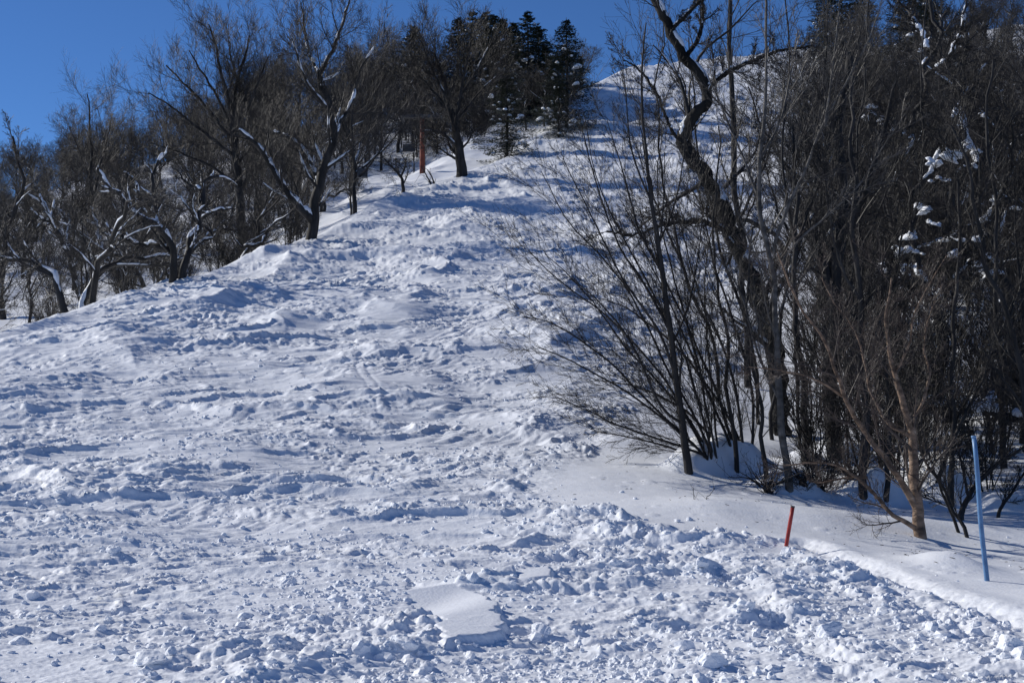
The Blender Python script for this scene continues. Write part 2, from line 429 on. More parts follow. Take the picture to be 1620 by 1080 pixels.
def build_tree(name, stems, levels, seed, loc=(0, 0, 0), bark=None, twig=None, snow=None, clump=None, n0=22, wig0=.12, sides0=9, trunk_levels=1, lump0=.14):
    """stems: list of rows [x,y,z,r] in world space; returns the Empty"""
    r = np.random.default_rng(seed)
    loc = np.array(loc, float)
    root = empty(name, tuple(loc))
    PP = [resample(np.array(s, float), n0, wig0, r) for s in stems]
    P = np.stack([p for p, _ in PP]) - loc; Q = np.stack([q for _, q in PP])
    tr = MB(); cr = MB()
    tr.add(*tubes(P, Q, sides0, lump0))
    cur = (P, Q); heavy = [(P, Q)]
    for li, lv in enumerate(levels):
        cur = grow(cur[0], cur[1], lv, r)
        (tr if li < trunk_levels - 1 else cr).add(*tubes(cur[0], cur[1], lv.get('s', 3)))
        if lv.get('snow'): heavy.append(cur)
    link('trunk', tr.build('trunk', bark or M_BARK), root)
    if cr.n: link('crown', cr.build('crown', twig or M_TWIG), root)
    if snow:
        sm = MB()
        for (a, b) in heavy:
            m = snow_on(a, b, r, **snow)
            for V, F in zip(m.v, m.f): pass
            if m.n: sm.add(np.concatenate(m.v), np.concatenate(m.f))
        if clump:
            d_ = stems[0][1][1]; cp = []; cq = []
            for (u, v, q_) in clump:
                for j_ in range(4):
                    ax, az = ray(u + r.normal(0, q_ * .45), v + r.normal(0, q_ * .25)); y_ = d_ + r.normal(0, .25)
                    cp.append(np.array([ax * y_, y_, CAM[2] + az * y_]) - loc); cq.append(q_ * d_ / FPX * (.28 + .30 * r.random()))
            cm = clumps(cp, cq, r); sm.add(np.concatenate(cm.v), np.concatenate(cm.f))
        if sm.n: link('lying_snow', sm.build('lying_snow', M_SNOWC), root)
    return root
def copy_tree(o, loc, rz, sc):
    c = o.copy(); COL.objects.link(c)
    c.location = loc; c.rotation_euler = (0, 0, rz); c.scale = sc
    for ch in o.children:
        d = ch.copy(); COL.objects.link(d); d.parent = c
    return c

# ------------------------------------------------------------------ explicit trees, drawn in photo pixels at a real distance
def limb(px, dep, r0, r1, dd=0.0, y2=None):
    """px: list of (u,v); dep: distance (m) at the start, dd: change along the limb; r0,r1 half widths in photo px"""
    out = []
    n = len(px)
    for i, (u, v) in enumerate(px):
        t = i / max(n - 1, 1)
        y = dep + dd * t
        ax, az = ray(u, v)
        out.append([ax * y, y, CAM[2] + az * y, (r0 * (1 - t) + r1 * t) * y / FPX])
    return out
def root_of(u, v, dep=None, f=None):
    """ground position below the trunk; dep given: straight along that column"""
    if dep is None:
        x, y = hit(u, v, lambda a, b: ground(a, b, False))
    else:
        y = dep; x = ray(u, v)[0] * y
    return x, y
EXPL = []
def explicit(name, label, cat, base_px, limbs, levels, seed, dep=None, main=0, group=None, **kw):
    """limbs: list of (pixel list, r0, r1, depth offset at start, depth change)"""
    x, y = root_of(base_px[0], base_px[1], dep)
    stems = []
    for k, (px, r0, r1, o, dd) in enumerate(limbs):
        st = limb(px, y + o, r0, r1, dd)
        if k == main or kw.get('ground_all'):
            g = gz(st[0][0], st[0][1])
            st = [[st[0][0], st[0][1], min(g, st[0][2]) - .35, st[0][3] * 1.25]] + st
            if st[1][2] <= st[0][2] + .36: st[1][2] = st[0][2] + .37
        stems.append(st)
    kw.pop('ground_all', None)
    o = build_tree(name, stems, levels, seed, (x, y, gz(x, y)), **kw)
    tag(o, label, cat, group)
    EXPL.append((x, y))
    return o
exec_trees = True

def lv(k, ang, ln, n=6, s=3, **kw):
    d = dict(k=k, ang=ang, len=ln, n=n, s=s); d.update(kw); return d

# ---- ground mesh: one sheet, finer near the camera, out to the horizon
def build_ground():
    dense = np.linspace(R(-25), R(25), 1040)
    side = np.linspace(R(26), R(180), 90)[1:]
    ang = np.concatenate([-side[::-1][0:], dense, side[:-1]])
    rad = [1.0]
    while rad[-1] < 5.5: rad.append(rad[-1] * 1.06)
    while rad[-1] < 22: rad.append(rad[-1] * 1.0019)
    while rad[-1] < 65: rad.append(rad[-1] * 1.0016)
    while rad[-1] < 280: rad.append(rad[-1] * 1.0032)
    while rad[-1] < 2400: rad.append(rad[-1] * 1.05)
    rad = np.array(rad)
    A, D = np.meshgrid(ang, rad)
    X = D * np.sin(A); Y = D * np.cos(A)
    Z = ground(X, Y)
    print('ground', X.shape, X.size)
    V = np.stack([X, Y, Z], -1).reshape(-1, 3)
    nr, na = X.shape
    idx = np.arange(nr * na).reshape(nr, na)
    nx = np.roll(idx, -1, 1)
    F = np.stack([idx[:-1], nx[:-1], nx[1:], idx[1:]], -1).reshape(-1, 4)
    V = np.vstack([V, [[0, 0, float(base(0., 0.))]]]); c = len(V) - 1
    tri = np.stack([idx[0], nx[0], np.full(na, c), np.full(na, c)], -1)[:, :3]
    me = mesh_from('snow_slope', V, F[:, ::-1], M_SNOW)
    o = link('snow_slope', me); tag(o, kind='structure')
    return o

# ================================================================== TREES
W = lambda u, v: root_of(u, v)
SNOWY = dict(prob=.6, thick=1.15, rmin=.035, tilt=.35, extra=.03)
SNOWY_T = dict(prob=.3, thick=.9, rmin=.05, tilt=.45, extra=.02)
BEECH = [lv(9, .75, .38, 8, 5, t0=.3, up=.10, wig=.13, rr=.5, rmin=.02, snow=1), lv(9, .7, .45, 7, 4, t0=.15, up=.07, wig=.16, rr=.5, rmin=.015),
         lv(8, .65, .45, 5, 3, t0=.1, up=.06, wig=.18, rr=.55, rmin=.011), lv(6, .6, .42, 4, 3, t0=.1, up=.05, wig=.18, rr=.7, rmin=.009)]
def small_crown(k1=10, k2=7, k3=5, rmin=.006, up=.08, len1=.3, ang=.6, **kw):
    return [dict(lv(k1, ang, len1 * 1.35, 7, 4, lmax=2.0, t0=.25, up=up, wig=.12, rr=.45, rmin=rmin * 1.8, snow=1), **kw), lv(k2, .58, .52, 5, 3, up=up * .7, wig=.15, rr=.55, rmin=rmin * 1.3),
            lv(k3, .55, .52, 4, 3, up=.04, wig=.16, rr=.65, rmin=rmin), lv(4, .5, .55, 3, 3, up=.03, wig=.15, rr=.8, rmin=rmin * .8)]

def fine(q, snow=1):
    return [lv(9, .82, .55, 9, 4, t0=.15, up=.17, wig=.10, rr=.38, rmin=.016 * q, snow=snow, lmax=2.5, fall=.35), lv(8, .72, .6, 8, 3, t0=.1, up=.17, wig=.10, rr=.5, rmin=.011 * q, fall=.35, lmax=2.2),
            lv(6, .62, .62, 6, 3, up=.15, wig=.12, rr=.6, rmin=.008 * q, fall=.3, lmax=1.2), lv(5, .52, .6, 4, 3, up=.12, wig=.14, rr=.8, rmin=.0065 * q, fall=.3)]
FINE = fine(1.0); FINER = fine(1.35); FINER[0]['k'] = 10
# tree bases on the right raise a soft cone of snow round themselves
for (u, v, q) in ((1092, 748, .35), (1250, 778, .45), (1368, 792, .4), (1403, 796, .35), (1501, 800, .4), (1278, 735, .4), (1330, 716, .5), (1584, 818, .35), (1165, 748, .4), (1210, 758, .35), (1480, 775, .4), (1120, 745, .5)):
    x, y = hit(u, v); TREE_WELLS.append((x, y, q))

# ---- left edge of the run
explicit('beech_tree', 'tall forked beech on the crest with a thick snow-topped limb leaning down-left', 'tree', (492, 378), [
    ([(492, 376), (496, 345), (503, 307), (513, 262), (527, 222), (520, 170), (508, 137), (506, 112)], 9, 4.5, 0, 0),
    ([(506, 120), (518, 95), (529, 74), (540, 45), (547, 22), (556, -5)], 3.6, 1.2, 0, -2),
    ([(507, 122), (496, 100), (488, 81), (482, 45), (477, 5)], 3.2, 1.0, 0, 1.5),
    ([(494, 350), (486, 340), (468, 322), (451, 298), (428, 263), (407, 230), (379, 206)], 7, 2.6, 0, -2),
    ([(504, 300), (497, 271), (477, 234), (455, 218), (432, 208)], 4.5, 1.8, 0, 1.5),
    ([(524, 228), (540, 190), (556, 160), (570, 110), (592, 75)], 3.6, 1.1, 0, 2),
    ([(520, 175), (500, 150), (485, 130), (470, 90), (462, 60)], 3, 1, 0, -1.5)],
    FINE, 101, snow=dict(prob=.8, thick=1.05, rmin=.05, tilt=.36, extra=.02))
explicit('beech_tree', 'tall straight beech with a broad fan crown, left of the forked beech on the crest', 'tree', (385, 402), [
    ([(385, 400), (380, 350), (378, 304), (372, 222), (369, 161)], 8, 5, 0, 0),
    ([(370, 200), (362, 160), (348, 105), (338, 60), (330, 38)], 3.5, 1.0, 0, -2),
    ([(369, 165), (378, 120), (390, 80), (395, 55)], 3.2, 1.0, 0, 1),
    ([(373, 230), (340, 185), (300, 140), (262, 105)], 3.2, 1.0, 0, 1),
    ([(374, 250), (335, 220), (285, 180), (235, 145)], 3.0, 1.0, 0, -1.5),
    ([(371, 210), (395, 165), (412, 120), (424, 90)], 3.0, 1.0, 0, -1),
    ([(375, 262), (405, 220), (430, 195)], 2.6, 1.0, 0, 2),
    ([(372, 225), (352, 170), (320, 115), (298, 80)], 3.0, .9, 0, 1.5), ([(376, 290), (330, 262), (280, 240), (238, 225)], 2.6, .8, 0, 1), ([(370, 180), (378, 140), (366, 90), (362, 58)], 2.6, .8, 0, 2),
    ([(377, 300), (410, 262), (440, 245), (458, 225)], 2.4, .8, 0, -1)],
    FINE, 102)
explicit('snowy_beech', 'low crooked beech with two leaning stems and pillows of snow on its limbs', 'tree', (280, 446), [
    ([(277, 446), (273, 410), (261, 369), (228, 349), (196, 320), (163, 279), (150, 262)], 6.5, 2.2, 0, -1.5),
    ([(288, 442), (297, 393), (310, 370), (318, 353), (320, 320), (318, 291), (332, 282), (346, 279)], 6, 2.2, 0, 1.5),
    ([(263, 385), (250, 361), (244, 312), (242, 271), (252, 250), (262, 240)], 4, 1.6, 0, 1),
    ([(265, 392), (236, 389), (204, 381), (175, 365), (165, 350)], 4, 1.8, 0, 1.2),
    ([(320, 345), (328, 340), (346, 332), (366, 330)], 3, 1.2, 0, -1),
    ([(230, 352), (222, 320), (215, 290), (195, 270)], 3, 1.3, 0, -1),
    ([(318, 300), (296, 290), (280, 268)], 2.4, 1.2, 0, .6)],
    [lv(8, .8, .28, 7, 4, t0=.2, up=.05, wig=.25, rmin=.022, snow=1), lv(7, .7, .45, 5, 3, wig=.2, rmin=.014), lv(6, .65, .45, 4, 3, wig=.2, rmin=.011)], 103,
    snow=dict(prob=.75, thick=.8, rmin=.03, tilt=.36, extra=.03), wig0=.3)
explicit('leaning_tree', 'thin dark tree leaning left on the crest, snow along its trunk', 'tree', (128, 483), [
    ([(128, 481), (120, 450), (110, 418), (98, 381), (82, 349), (69, 326), (60, 310)], 5.5, 2, 0, -1),
    ([(98, 385), (96, 360), (100, 340)], 2.2, 1.0, 0, .5), ([(84, 352), (64, 345), (48, 330)], 2.4, 1.0, 0, -.5)],
    small_crown(9, 7, 6, .011, len1=.35), 104, snow=dict(prob=.9, thick=1.1, rmin=.03, tilt=.2, extra=.03), wig0=.25)
explicit('leaning_tree', 'snow-streaked tree leaning left between the thin leaning tree and the low crooked beech', 'tree', (196, 462), [
    ([(196, 460), (190, 440), (175, 414), (160, 398), (134, 381), (110, 353), (96, 335)], 6, 2.2, 0, 2),
    ([(170, 412), (158, 380), (152, 350), (140, 325)], 3, 1.2, 0, 1), ([(136, 384), (115, 380), (90, 366)], 2.5, 1.0, 0, 1)],
    small_crown(9, 7, 6, .011, len1=.35), 105, snow=dict(prob=.8, thick=1.1, rmin=.03, tilt=.25, extra=.04), wig0=.25)
explicit('beech_tree', 'large round-crowned beech standing alone above the crest beside the orange tower', 'tree', (731, 278), [
    ([(731, 276), (728, 250), (725, 222), (716, 185), (707, 155), (702, 125), (690, 95), (688, 62)], 9, .8, 0, 0),
    ([(722, 212), (724, 180), (728, 150), (735, 115), (742, 80), (745, 55)], 3.6, 1.0, 0, -1),
    ([(728, 254), (712, 246), (699, 237), (688, 234), (676, 230)], 2.4, .8, 0, 1),
    ([(724, 232), (712, 222), (702, 212), (696, 209), (682, 208), (668, 207)], 3, 1, 0, -1),
    ([(714, 180), (690, 150), (668, 125), (648, 110)], 2.6, .7, 0, 1),
    ([(708, 158), (686, 115), (672, 80), (662, 60)], 2.4, .7, 0, -1),
    ([(722, 190), (748, 160), (770, 135), (792, 115)], 2.4, .7, 0, 1),
    ([(730, 150), (755, 110), (770, 80), (778, 60)], 2.2, .7, 0, 2),
    ([(726, 240), (740, 225), (748, 210), (766, 196)], 1.9, .7, 0, -1)],
    FINER, 106, snow=dict(prob=.35, thick=.8, rmin=.07, tilt=.45, extra=.02))
explicit('bare_tree', 'bare tree at the left border with a limb bending down across its trunk', 'tree', (4, 505), [
    ([(4, 512), (0, 470), (2, 430), (8, 380), (22, 330), (36, 290), (28, 250), (20, 215)], 6, 1.6, 0, 0),
    ([(0, 420), (20, 400), (45, 380), (64, 355)], 4, 1.6, 0, -1), ([(6, 400), (-20, 350), (-30, 300)], 3, 1.2, 0, 1)],
    small_crown(11, 8, 6, .012, len1=.32), 107, snow=SNOWY_T)
explicit('bare_tree', 'small bare tree with a crooked V fork between the forked beech and the lone beech', 'tree', (636, 305), [
    ([(638, 303), (636, 285), (633, 278), (618, 262), (608, 252)], 3, 1.0, 0, 0), ([(634, 280), (640, 266), (642, 252)], 1.8, .8, 0, .5)],
    small_crown(8, 6, 5, .014, len1=.4), 108)
for (pts, lab) in (([(683, 294), (676, 280), (668, 266)], 'short bent sapling under the orange tower, the left one of two'), ([(688, 294), (683, 280), (676, 268)], 'short bent sapling under the orange tower, the right one of two')):
    explicit('sapling', lab, 'sapling', pts[0], [(pts, 1.4, .7, 0, .3)], [lv(6, .6, .4, 5, 3, rmin=.013), lv(4, .6, .4, 4, 3, rmin=.011)], 109 + int(pts[0][0]))

# ---- right: near trees
explicit('slender_tree', 'slim upright dark tree at the edge of the smooth snow, nearest the run', 'tree', (1090, 748), [
    ([(1090, 747), (1085, 715), (1082, 687), (1073, 622), (1064, 553), (1052, 469), (1043, 400), (1036, 350), (1028, 306), (1022, 244), (1016, 163), (1017, 81), (1022, 37)], 7, 1.0, 0, 0),
    ([(1079, 670), (1045, 640), (999, 543), (953, 483), (905, 440)], 2.6, .7, 0, -.8),
    ([(1068, 590), (1040, 520), (985, 440), (930, 330), (890, 250)], 2.6, .6, 0, -.5),
    ([(1058, 520), (1020, 450), (975, 380), (935, 260), (915, 175)], 2.4, .6, 0, .4),
    ([(1046, 430), (1010, 360), (985, 270), (960, 190)], 2.2, .6, 0, .3),
    ([(1040, 390), (1065, 330), (1080, 260), (1085, 190)], 1.8, .6, 0, .4),
    ([(1030, 320), (1000, 240), (990, 150), (985, 90)], 1.8, .5, 0, -.3),
    ([(1062, 550), (1090, 480), (1105, 400), (1112, 330)], 2.0, .6, 0, .6)],
    [lv(13, .45, .30, 8, 3, t0=.2, up=.05, wig=.07, rr=.4, rmin=.0045, bias=(-.12, 0, .1), lmax=1.4), lv(8, .5, .5, 6, 3, up=.05, wig=.09, rmin=.0035), lv(5, .5, .5, 4, 3, up=.04, wig=.12, rmin=.0028)],
    110, wig0=.03, n0=30)
_fan = [((1112, 716), (1040, 655), (960, 600), (880, 560), (845, 545)), ((1108, 718), (1027, 690), (976, 672), (934, 652), (880, 628)), ((1115, 715), (1050, 600), (960, 500), (880, 440), (835, 395)),
        ((1120, 712), (1060, 590), (985, 450), (900, 350), (855, 270)), ((1125, 712), (1080, 560), (1000, 400), (950, 300), (925, 190)), ((1112, 718), (1030, 640), (950, 560), (870, 510), (830, 500)),
        ((1130, 715), (1100, 560), (1060, 420), (1040, 300), (1045, 210)), ((1118, 716), (1075, 640), (1000, 560), (930, 470), (860, 400)), ((1104, 722), (1050, 705), (990, 690), (940, 682)), ((1135, 716), (1120, 560), (1115, 440), (1130, 340))]
explicit('fan_shrub', 'bare many-stemmed bush fanning far out to the left over the run', 'shrub', (1118, 742), [
    ([(1120, 738)] + list(st), 2.5, .6, .3, -1.2 + .25 * k) for k, st in enumerate(_fan)],
    [lv(18, .45, .38, 8, 3, t0=.12, up=.03, wig=.09, rr=.4, rmin=.0045, bias=(-.12, 0, .04), lmax=1.5), lv(9, .5, .5, 6, 3, up=.02, wig=.12, rmin=.0035), lv(6, .5, .5, 4, 3, up=.02, wig=.14, rmin=.0028)],
    111, wig0=.05, sides0=6, ground_all=True)
_fan2 = [((1160, 745), (1150, 690), (1110, 600), (1060, 480), (1010, 380)), ((1172, 748), (1140, 640), (1090, 520), (1040, 420), (990, 330)), ((1178, 750), (1160, 600), (1110, 470), (1070, 330)),
         ((1185, 752), (1190, 620), (1150, 480), (1120, 380), (1105, 290)), ((1165, 748), (1125, 690), (1070, 640), (1000, 610), (940, 600)), ((1190, 752), (1150, 660), (1080, 560), (1010, 500), (950, 470))]
explicit('many_stemmed_shrub', 'dense bare shrub leaning left between the slim tree and the pale-barked tree', 'shrub', (1172, 750), [
    (list(st), 2.8, .7, .6, -1.0 + .4 * k) for k, st in enumerate(_fan2)],
    [lv(14, .48, .36, 8, 3, t0=.12, up=.04, wig=.10, rr=.4, rmin=.0048, bias=(-.06, 0, .05), lmax=1.6), lv(9, .5, .5, 6, 3, wig=.13, rmin=.0037), lv(6, .5, .5, 4, 3, wig=.15, rmin=.003)],
    112, wig0=.06, sides0=6, ground_all=True)
explicit('pale_barked_tree', 'tall pale-barked tree forking into silver stems, knob of snow in its crotch', 'tree', (1250, 776), [
    ([(1250, 774), (1244, 735), (1237, 690), (1232, 607), (1228, 530), (1226, 478), (1222, 424), (1203, 346), (1201, 265), (1208, 190), (1211, 143), (1212, 60), (1213, -20)], 6.5, 1.8, 0, 0),
    ([(1223, 400), (1230, 372), (1253, 314), (1278, 261), (1292, 220), (1306, 191), (1343, 122), (1371, 69), (1390, 20)], 3.2, .9, 0, -.6),
    ([(1306, 200), (1308, 175), (1310, 163), (1323, 61), (1330, -10)], 2.3, 1, -.4, 0),
    ([(1232, 425), (1261, 383), (1310, 340), (1359, 293), (1392, 240), (1433, 179)], 2.2, .7, 0, -.8),
    ([(1205, 330), (1180, 260), (1150, 190), (1120, 120)], 2.4, .8, 0, .6),
    ([(1236, 640), (1200, 560), (1170, 460), (1130, 400)], 2.6, .8, 0, .6),
    ([(1204, 250), (1235, 190), (1250, 120), (1262, 50)], 2.2, .8, 0, .8)],
    [lv(12, .5, .28, 8, 3, t0=.2, up=.06, wig=.10, rr=.4, rmin=.006, lmax=1.8), lv(8, .5, .5, 6, 3, up=.05, wig=.13, rmin=.0042), lv(6, .5, .5, 4, 3, wig=.15, rmin=.0033)],
    113, wig0=.04, bark=M_PALE, twig=M_PTWIG, n0=34)
explicit('gnarled_tree', 'old gnarled black tree winding up to the left behind the slim trees', 'tree', (1245, 700), [
    ([(1240, 706), (1232, 640), (1225, 560), (1208, 490), (1187, 440), (1160, 375), (1134, 310), (1104, 262), (1084, 232), (1086, 208), (1101, 179), (1119, 150), (1103, 118), (1081, 90), (1066, 56), (1044, 24), (1030, -10)], 15, 6, 0, 0),
    ([(1115, 145), (1146, 118), (1187, 98), (1232, 81), (1280, 74)], 4.5, 1.5, 0, -1),
    ([(1168, 388), (1140, 362), (1110, 350), (1075, 352), (1044, 358), (1000, 372), (960, 366)], 4.5, 1.5, 0, -1.5),
    ([(1084, 92), (1105, 60), (1112, 20), (1108, -20)], 4, 2, 0, .5),
    ([(1060, 50), (1090, 20), (1120, -10)], 3.5, 2, 0, -.5),
    ([(1090, 240), (1060, 200), (1040, 150), (1010, 110), (985, 95)], 3, 1, 0, -.8),
    ([(1210, 495), (1255, 420), (1280, 350), (1330, 300)], 4, 1.4, 0, 1)],
    [lv(13, .75, .28, 9, 4, t0=.15, up=.05, wig=.18, rr=.38, rmin=.010, snow=1, lmax=2.4), lv(9, .6, .52, 7, 3, wig=.17, rmin=.0065), lv(7, .62, .55, 5, 3, wig=.18, rmin=.0045), lv(4, .55, .5, 4, 3, rr=.8, rmin=.0036)],
    114, dep=31.5, bark=M_BLACK, snow=dict(prob=.38, thick=.75, rmin=.03, tilt=.35, extra=.015), wig0=.26, n0=64, lump0=.42, sides0=10)
explicit('birch_tree', 'tan birch with a forked trunk and one low limb, just behind the smooth bank', 'tree', (1458, 850), [
    ([(1457, 850), (1452, 800), (1447, 760), (1445, 737), (1444, 690), (1436, 655), (1429, 633), (1416, 592), (1408, 560), (1402, 500), (1412, 440)], 10, 1.4, 0, 0),
    ([(1448, 800), (1436, 778), (1424, 758), (1403, 727), (1372, 690), (1351, 659), (1335, 623), (1317, 571), (1304, 535), (1268, 488), (1242, 431), (1230, 400)], 6, 1.0, 0, -1),
    ([(1456, 838), (1430, 824), (1408, 810), (1382, 778), (1351, 752), (1325, 737), (1285, 732), (1240, 736)], 4.2, .9, 0, -.6),
    ([(1440, 690), (1405, 668), (1388, 640), (1377, 618), (1368, 575), (1351, 519), (1320, 478), (1300, 440)], 3.4, .8, 0, .5),
    ([(1440, 670), (1458, 640), (1470, 590), (1462, 550), (1470, 500), (1490, 450)], 2.8, .7, 0, .3),
    ([(1335, 628), (1290, 600), (1230, 585), (1180, 580)], 2.0, .6, -.5, -.4),
    ([(1372, 755), (1340, 755), (1300, 763), (1280, 760)], 2.0, .8, -.3, 0),
    ([(1416, 592), (1440, 540), (1445, 500), (1470, 450), (1500, 400)], 2.0, .6, 0, -.3)],
    [lv(12, .7, .34, 9, 4, t0=.12, up=.02, wig=.16, rr=.42, rmin=.0055, lmax=1.7), lv(10, .62, .55, 7, 3, wig=.17, rmin=.0036), lv(8, .55, .52, 5, 3, wig=.18, rmin=.0029)],
    115, bark=M_BIRCH, twig=M_BTWIG, wig0=.08, n0=34)
def straight(name, label, pts, r0, r1, seed, rmin=.006, extra=(), **kw):
    explicit(name, label, 'tree', pts[0], [(pts, r0, r1, 0, kw.pop('dd', .5))] + list(extra),
             [lv(15, .6, .32, 8, 3, t0=.2, up=.04, wig=.14, rr=.38, rmin=rmin * 1.1, lmax=1.9), lv(9, .55, .52, 6, 3, wig=.15, rmin=rmin * .8), lv(7, .52, .52, 4, 3, wig=.17, rmin=rmin * .62)], seed, **kw)
straight('dark_tree', 'straight dark trunk behind and left of the tan birch', [(1369, 790), (1367, 711), (1367, 618), (1362, 500), (1350, 380), (1345, 250), (1350, 120)], 7, 2.4, 120, extra=[([(1366, 600), (1390, 520), (1420, 430), (1430, 330)], 3, 1, 0, .5), ([(1362, 480), (1330, 420), (1310, 330), (1300, 240)], 2.8, 1, 0, -.4)])
straight('slender_tree', 'thin grey stem just right of the straight dark trunk', [(1403, 794), (1405, 740), (1406, 680), (1403, 600), (1395, 480), (1400, 380)], 4.5, 1.5, 121)
straight('slender_tree', 'upright grey tree with paired stems to the left of the blue pole', [(1501, 800), (1504, 750), (1506, 711), (1504, 607), (1512, 500), (1520, 380), (1515, 280)], 5.5, 1.8, 122,
         extra=[([(1505, 700), (1530, 650), (1555, 600), (1575, 520)], 3, 1, 0, .4), ([(1480, 772), (1492, 740), (1502, 700), (1520, 650), (1545, 600), (1560, 540)], 4, 1.2, .6, .6)])
straight('slender_tree', 'thin black stem slanting up-left, rooted beside the tan birch', [(1531, 850), (1510, 810), (1491, 773), (1475, 745), (1460, 721), (1448, 670), (1440, 610)], 3.2, 1.2, 123, extra=[([(1520, 850), (1500, 800), (1478, 745), (1462, 690), (1455, 620)], 2.8, 1, .2, 0)])
straight('dark_tree', 'dark trunk in the shade between the pale-barked tree and the birch', [(1278, 735), (1275, 690), (1272, 620), (1262, 520), (1255, 420), (1262, 300)], 7, 3, 124)
straight('thick_dark_tree', 'thickest dark trunk in the shade behind the tan birch limb', [(1322, 716), (1318, 650), (1316, 560), (1322, 450), (1335, 330), (1330, 200), (1340, 80)], 14, 6, 125, extra=[([(1320, 470), (1290, 380), (1260, 300), (1255, 200)], 6, 2, 0, 1), ([(1330, 380), (1370, 300), (1400, 200), (1420, 120)], 6, 2, 0, -1)])
straight('crooked_sapling', 'crooked bare sapling rising right from a snow cone, right of the blue pole', [(1578, 818), (1590, 795), (1605, 770), (1625, 740), (1640, 700)], 3.0, 1.2, 126)
straight('crooked_sapling', 'low forked tree whose limb reaches right, behind the blue pole', [(1520, 822), (1530, 790), (1545, 765), (1575, 735), (1600, 720), (1630, 700)], 5, 1.6, 127, extra=[([(1532, 785), (1525, 750), (1518, 715), (1525, 680)], 2.6, 1, 0, .3)])
straight('slender_tree', 'bare stem between the slim tree and the pale-barked tree', [(1165, 748), (1160, 690), (1150, 620), (1148, 540), (1135, 440), (1130, 330), (1140, 200)], 4, 1.2, 128)
straight('dark_tree', 'straight upright trunk directly behind the gnarled tree', [(1185, 690), (1180, 560), (1172, 400), (1163, 212), (1158, 122), (1157, 40), (1152, -30)], 6, 3, 129, dd=1, extra=[([(1168, 350), (1200, 280), (1230, 200), (1240, 130)], 2.6, 1, 0, 1)], dep=38)
straight('slender_tree', 'bare stem standing just left of the pale-barked trunk', [(1212, 757), (1208, 700), (1205, 640), (1190, 560), (1180, 470), (1190, 360)], 4, 1.4, 130)
straight('slender_tree', 'thin tree high on the right, in front of the snow-laden limbs', [(1590, 700), (1585, 600), (1570, 480), (1575, 350), (1560, 220), (1570, 90)], 5, 1.6, 131, dep=27)
straight('slender_tree', 'thin dark tree at the right border leaning inward', [(1640, 760), (1625, 640), (1600, 520), (1560, 420), (1540, 300), (1510, 200)], 6, 1.8, 132, dep=23)
explicit('bent_trunk', 'low bent trunk sweeping level behind the blue pole under a thick snow load', 'tree', (1640, 760), [
    ([(1640, 700), (1630, 665), (1600, 662), (1560, 650), (1520, 648), (1480, 642), (1450, 634), (1425, 615)], 8, 3.5, 0, 1),
    ([(1560, 652), (1570, 620), (1572, 560), (1580, 480)], 4, 1.5, .4, .6), ([(1500, 645), (1490, 600), (1500, 540), (1480, 470)], 3, 1.2, .7, .6)],
    small_crown(7, 6, 5, .006), 133, dep=27.5, snow=dict(prob=.8, thick=1.15, rmin=.03, tilt=.4, extra=.06), wig0=.12)
# snow-laden old trees higher up on the right; the heavy pillows: (u, v, half width in photo px)
CL = [[(1477, 256, 15), (1506, 250, 20), (1465, 330, 16), (1441, 374, 17), (1420, 401, 16), (1400, 423, 12), (1433, 427, 18), (1506, 405, 14), (1490, 285, 12), (1450, 400, 14), (1475, 350, 12)],
      [(1551, 184, 8), (1538, 231, 17), (1547, 378, 15), (1579, 312, 12), (1575, 427, 18), (1560, 345, 12), (1525, 236, 12), (1600, 330, 10), (1545, 420, 12)],
      [(1370, 185, 8), (1392, 192, 7), (1414, 203, 6), (1430, 212, 6), (1440, 218, 5)], [(1526, 57, 5), (1469, 61, 4), (1457, 81, 5), (1579, 142, 7), (1520, 72, 4)]]
for k, (u, v, d, lab, pts) in enumerate((
    (1500, 560, 33, 'old dark tree with big snow pillows, above the bent trunk', [[(1490, 560), (1480, 480), (1450, 420), (1430, 380), (1400, 340)], [(1480, 480), (1520, 430), (1560, 400), (1590, 390)], [(1455, 425), (1440, 330), (1470, 270), (1500, 220), (1530, 200)], [(1475, 470), (1440, 455), (1410, 410)]]),
    (1590, 520, 34, 'old tree with snow in its forks near the right border, high up', [[(1600, 520), (1580, 440), (1560, 350), (1540, 260), (1520, 180), (1540, 130)], [(1560, 350), (1590, 300), (1600, 230), (1590, 160)], [(1575, 420), (1540, 390), (1500, 380), (1470, 390)], [(1545, 270), (1500, 240), (1480, 200)]]),
    (1400, 330, 42, 'black crooked tree whose snowy limb dips to the right, high on the wooded slope', [[(1420, 380), (1400, 300), (1440, 200), (1465, 120), (1480, 50), (1475, 0)], [(1430, 225), (1400, 180), (1370, 170), (1350, 150)], [(1370, 180), (1390, 190), (1420, 205), (1445, 220)], [(1465, 120), (1500, 90), (1520, 50)], [(1470, 80), (1450, 40), (1430, 10)]]),
    (1480, 250, 55, 'dark forked tree with snow balls in its fork near the top border', [[(1500, 300), (1510, 200), (1500, 120), (1480, 60), (1500, 10)], [(1505, 130), (1530, 80), (1525, 40), (1530, 0)], [(1505, 190), (1540, 130), (1560, 100)]]))):
    explicit('snow_laden_tree', lab, 'tree', pts[0][0], [(p, (9, 8, 5.5, 5)[k] if i == 0 else 4, 3 if i == 0 else 1.6, 0, (-1) ** i * 1.2) for i, p in enumerate(pts)],
             [lv(10, .75, .4, 8, 4, t0=.15, up=.03, wig=.22, rr=.45, rmin=.012, snow=1, lmax=2.4), lv(9, .6, .52, 6, 3, wig=.18, rmin=.009), lv(7, .55, .52, 4, 3, wig=.18, rmin=.0065), lv(4, .5, .5, 3, 3, rr=.8, rmin=.006)],
             140 + k, dep=d, snow=dict(prob=.5, thick=1.0, rmin=.035, tilt=.4, extra=.03), clump=CL[k], wig0=.3)
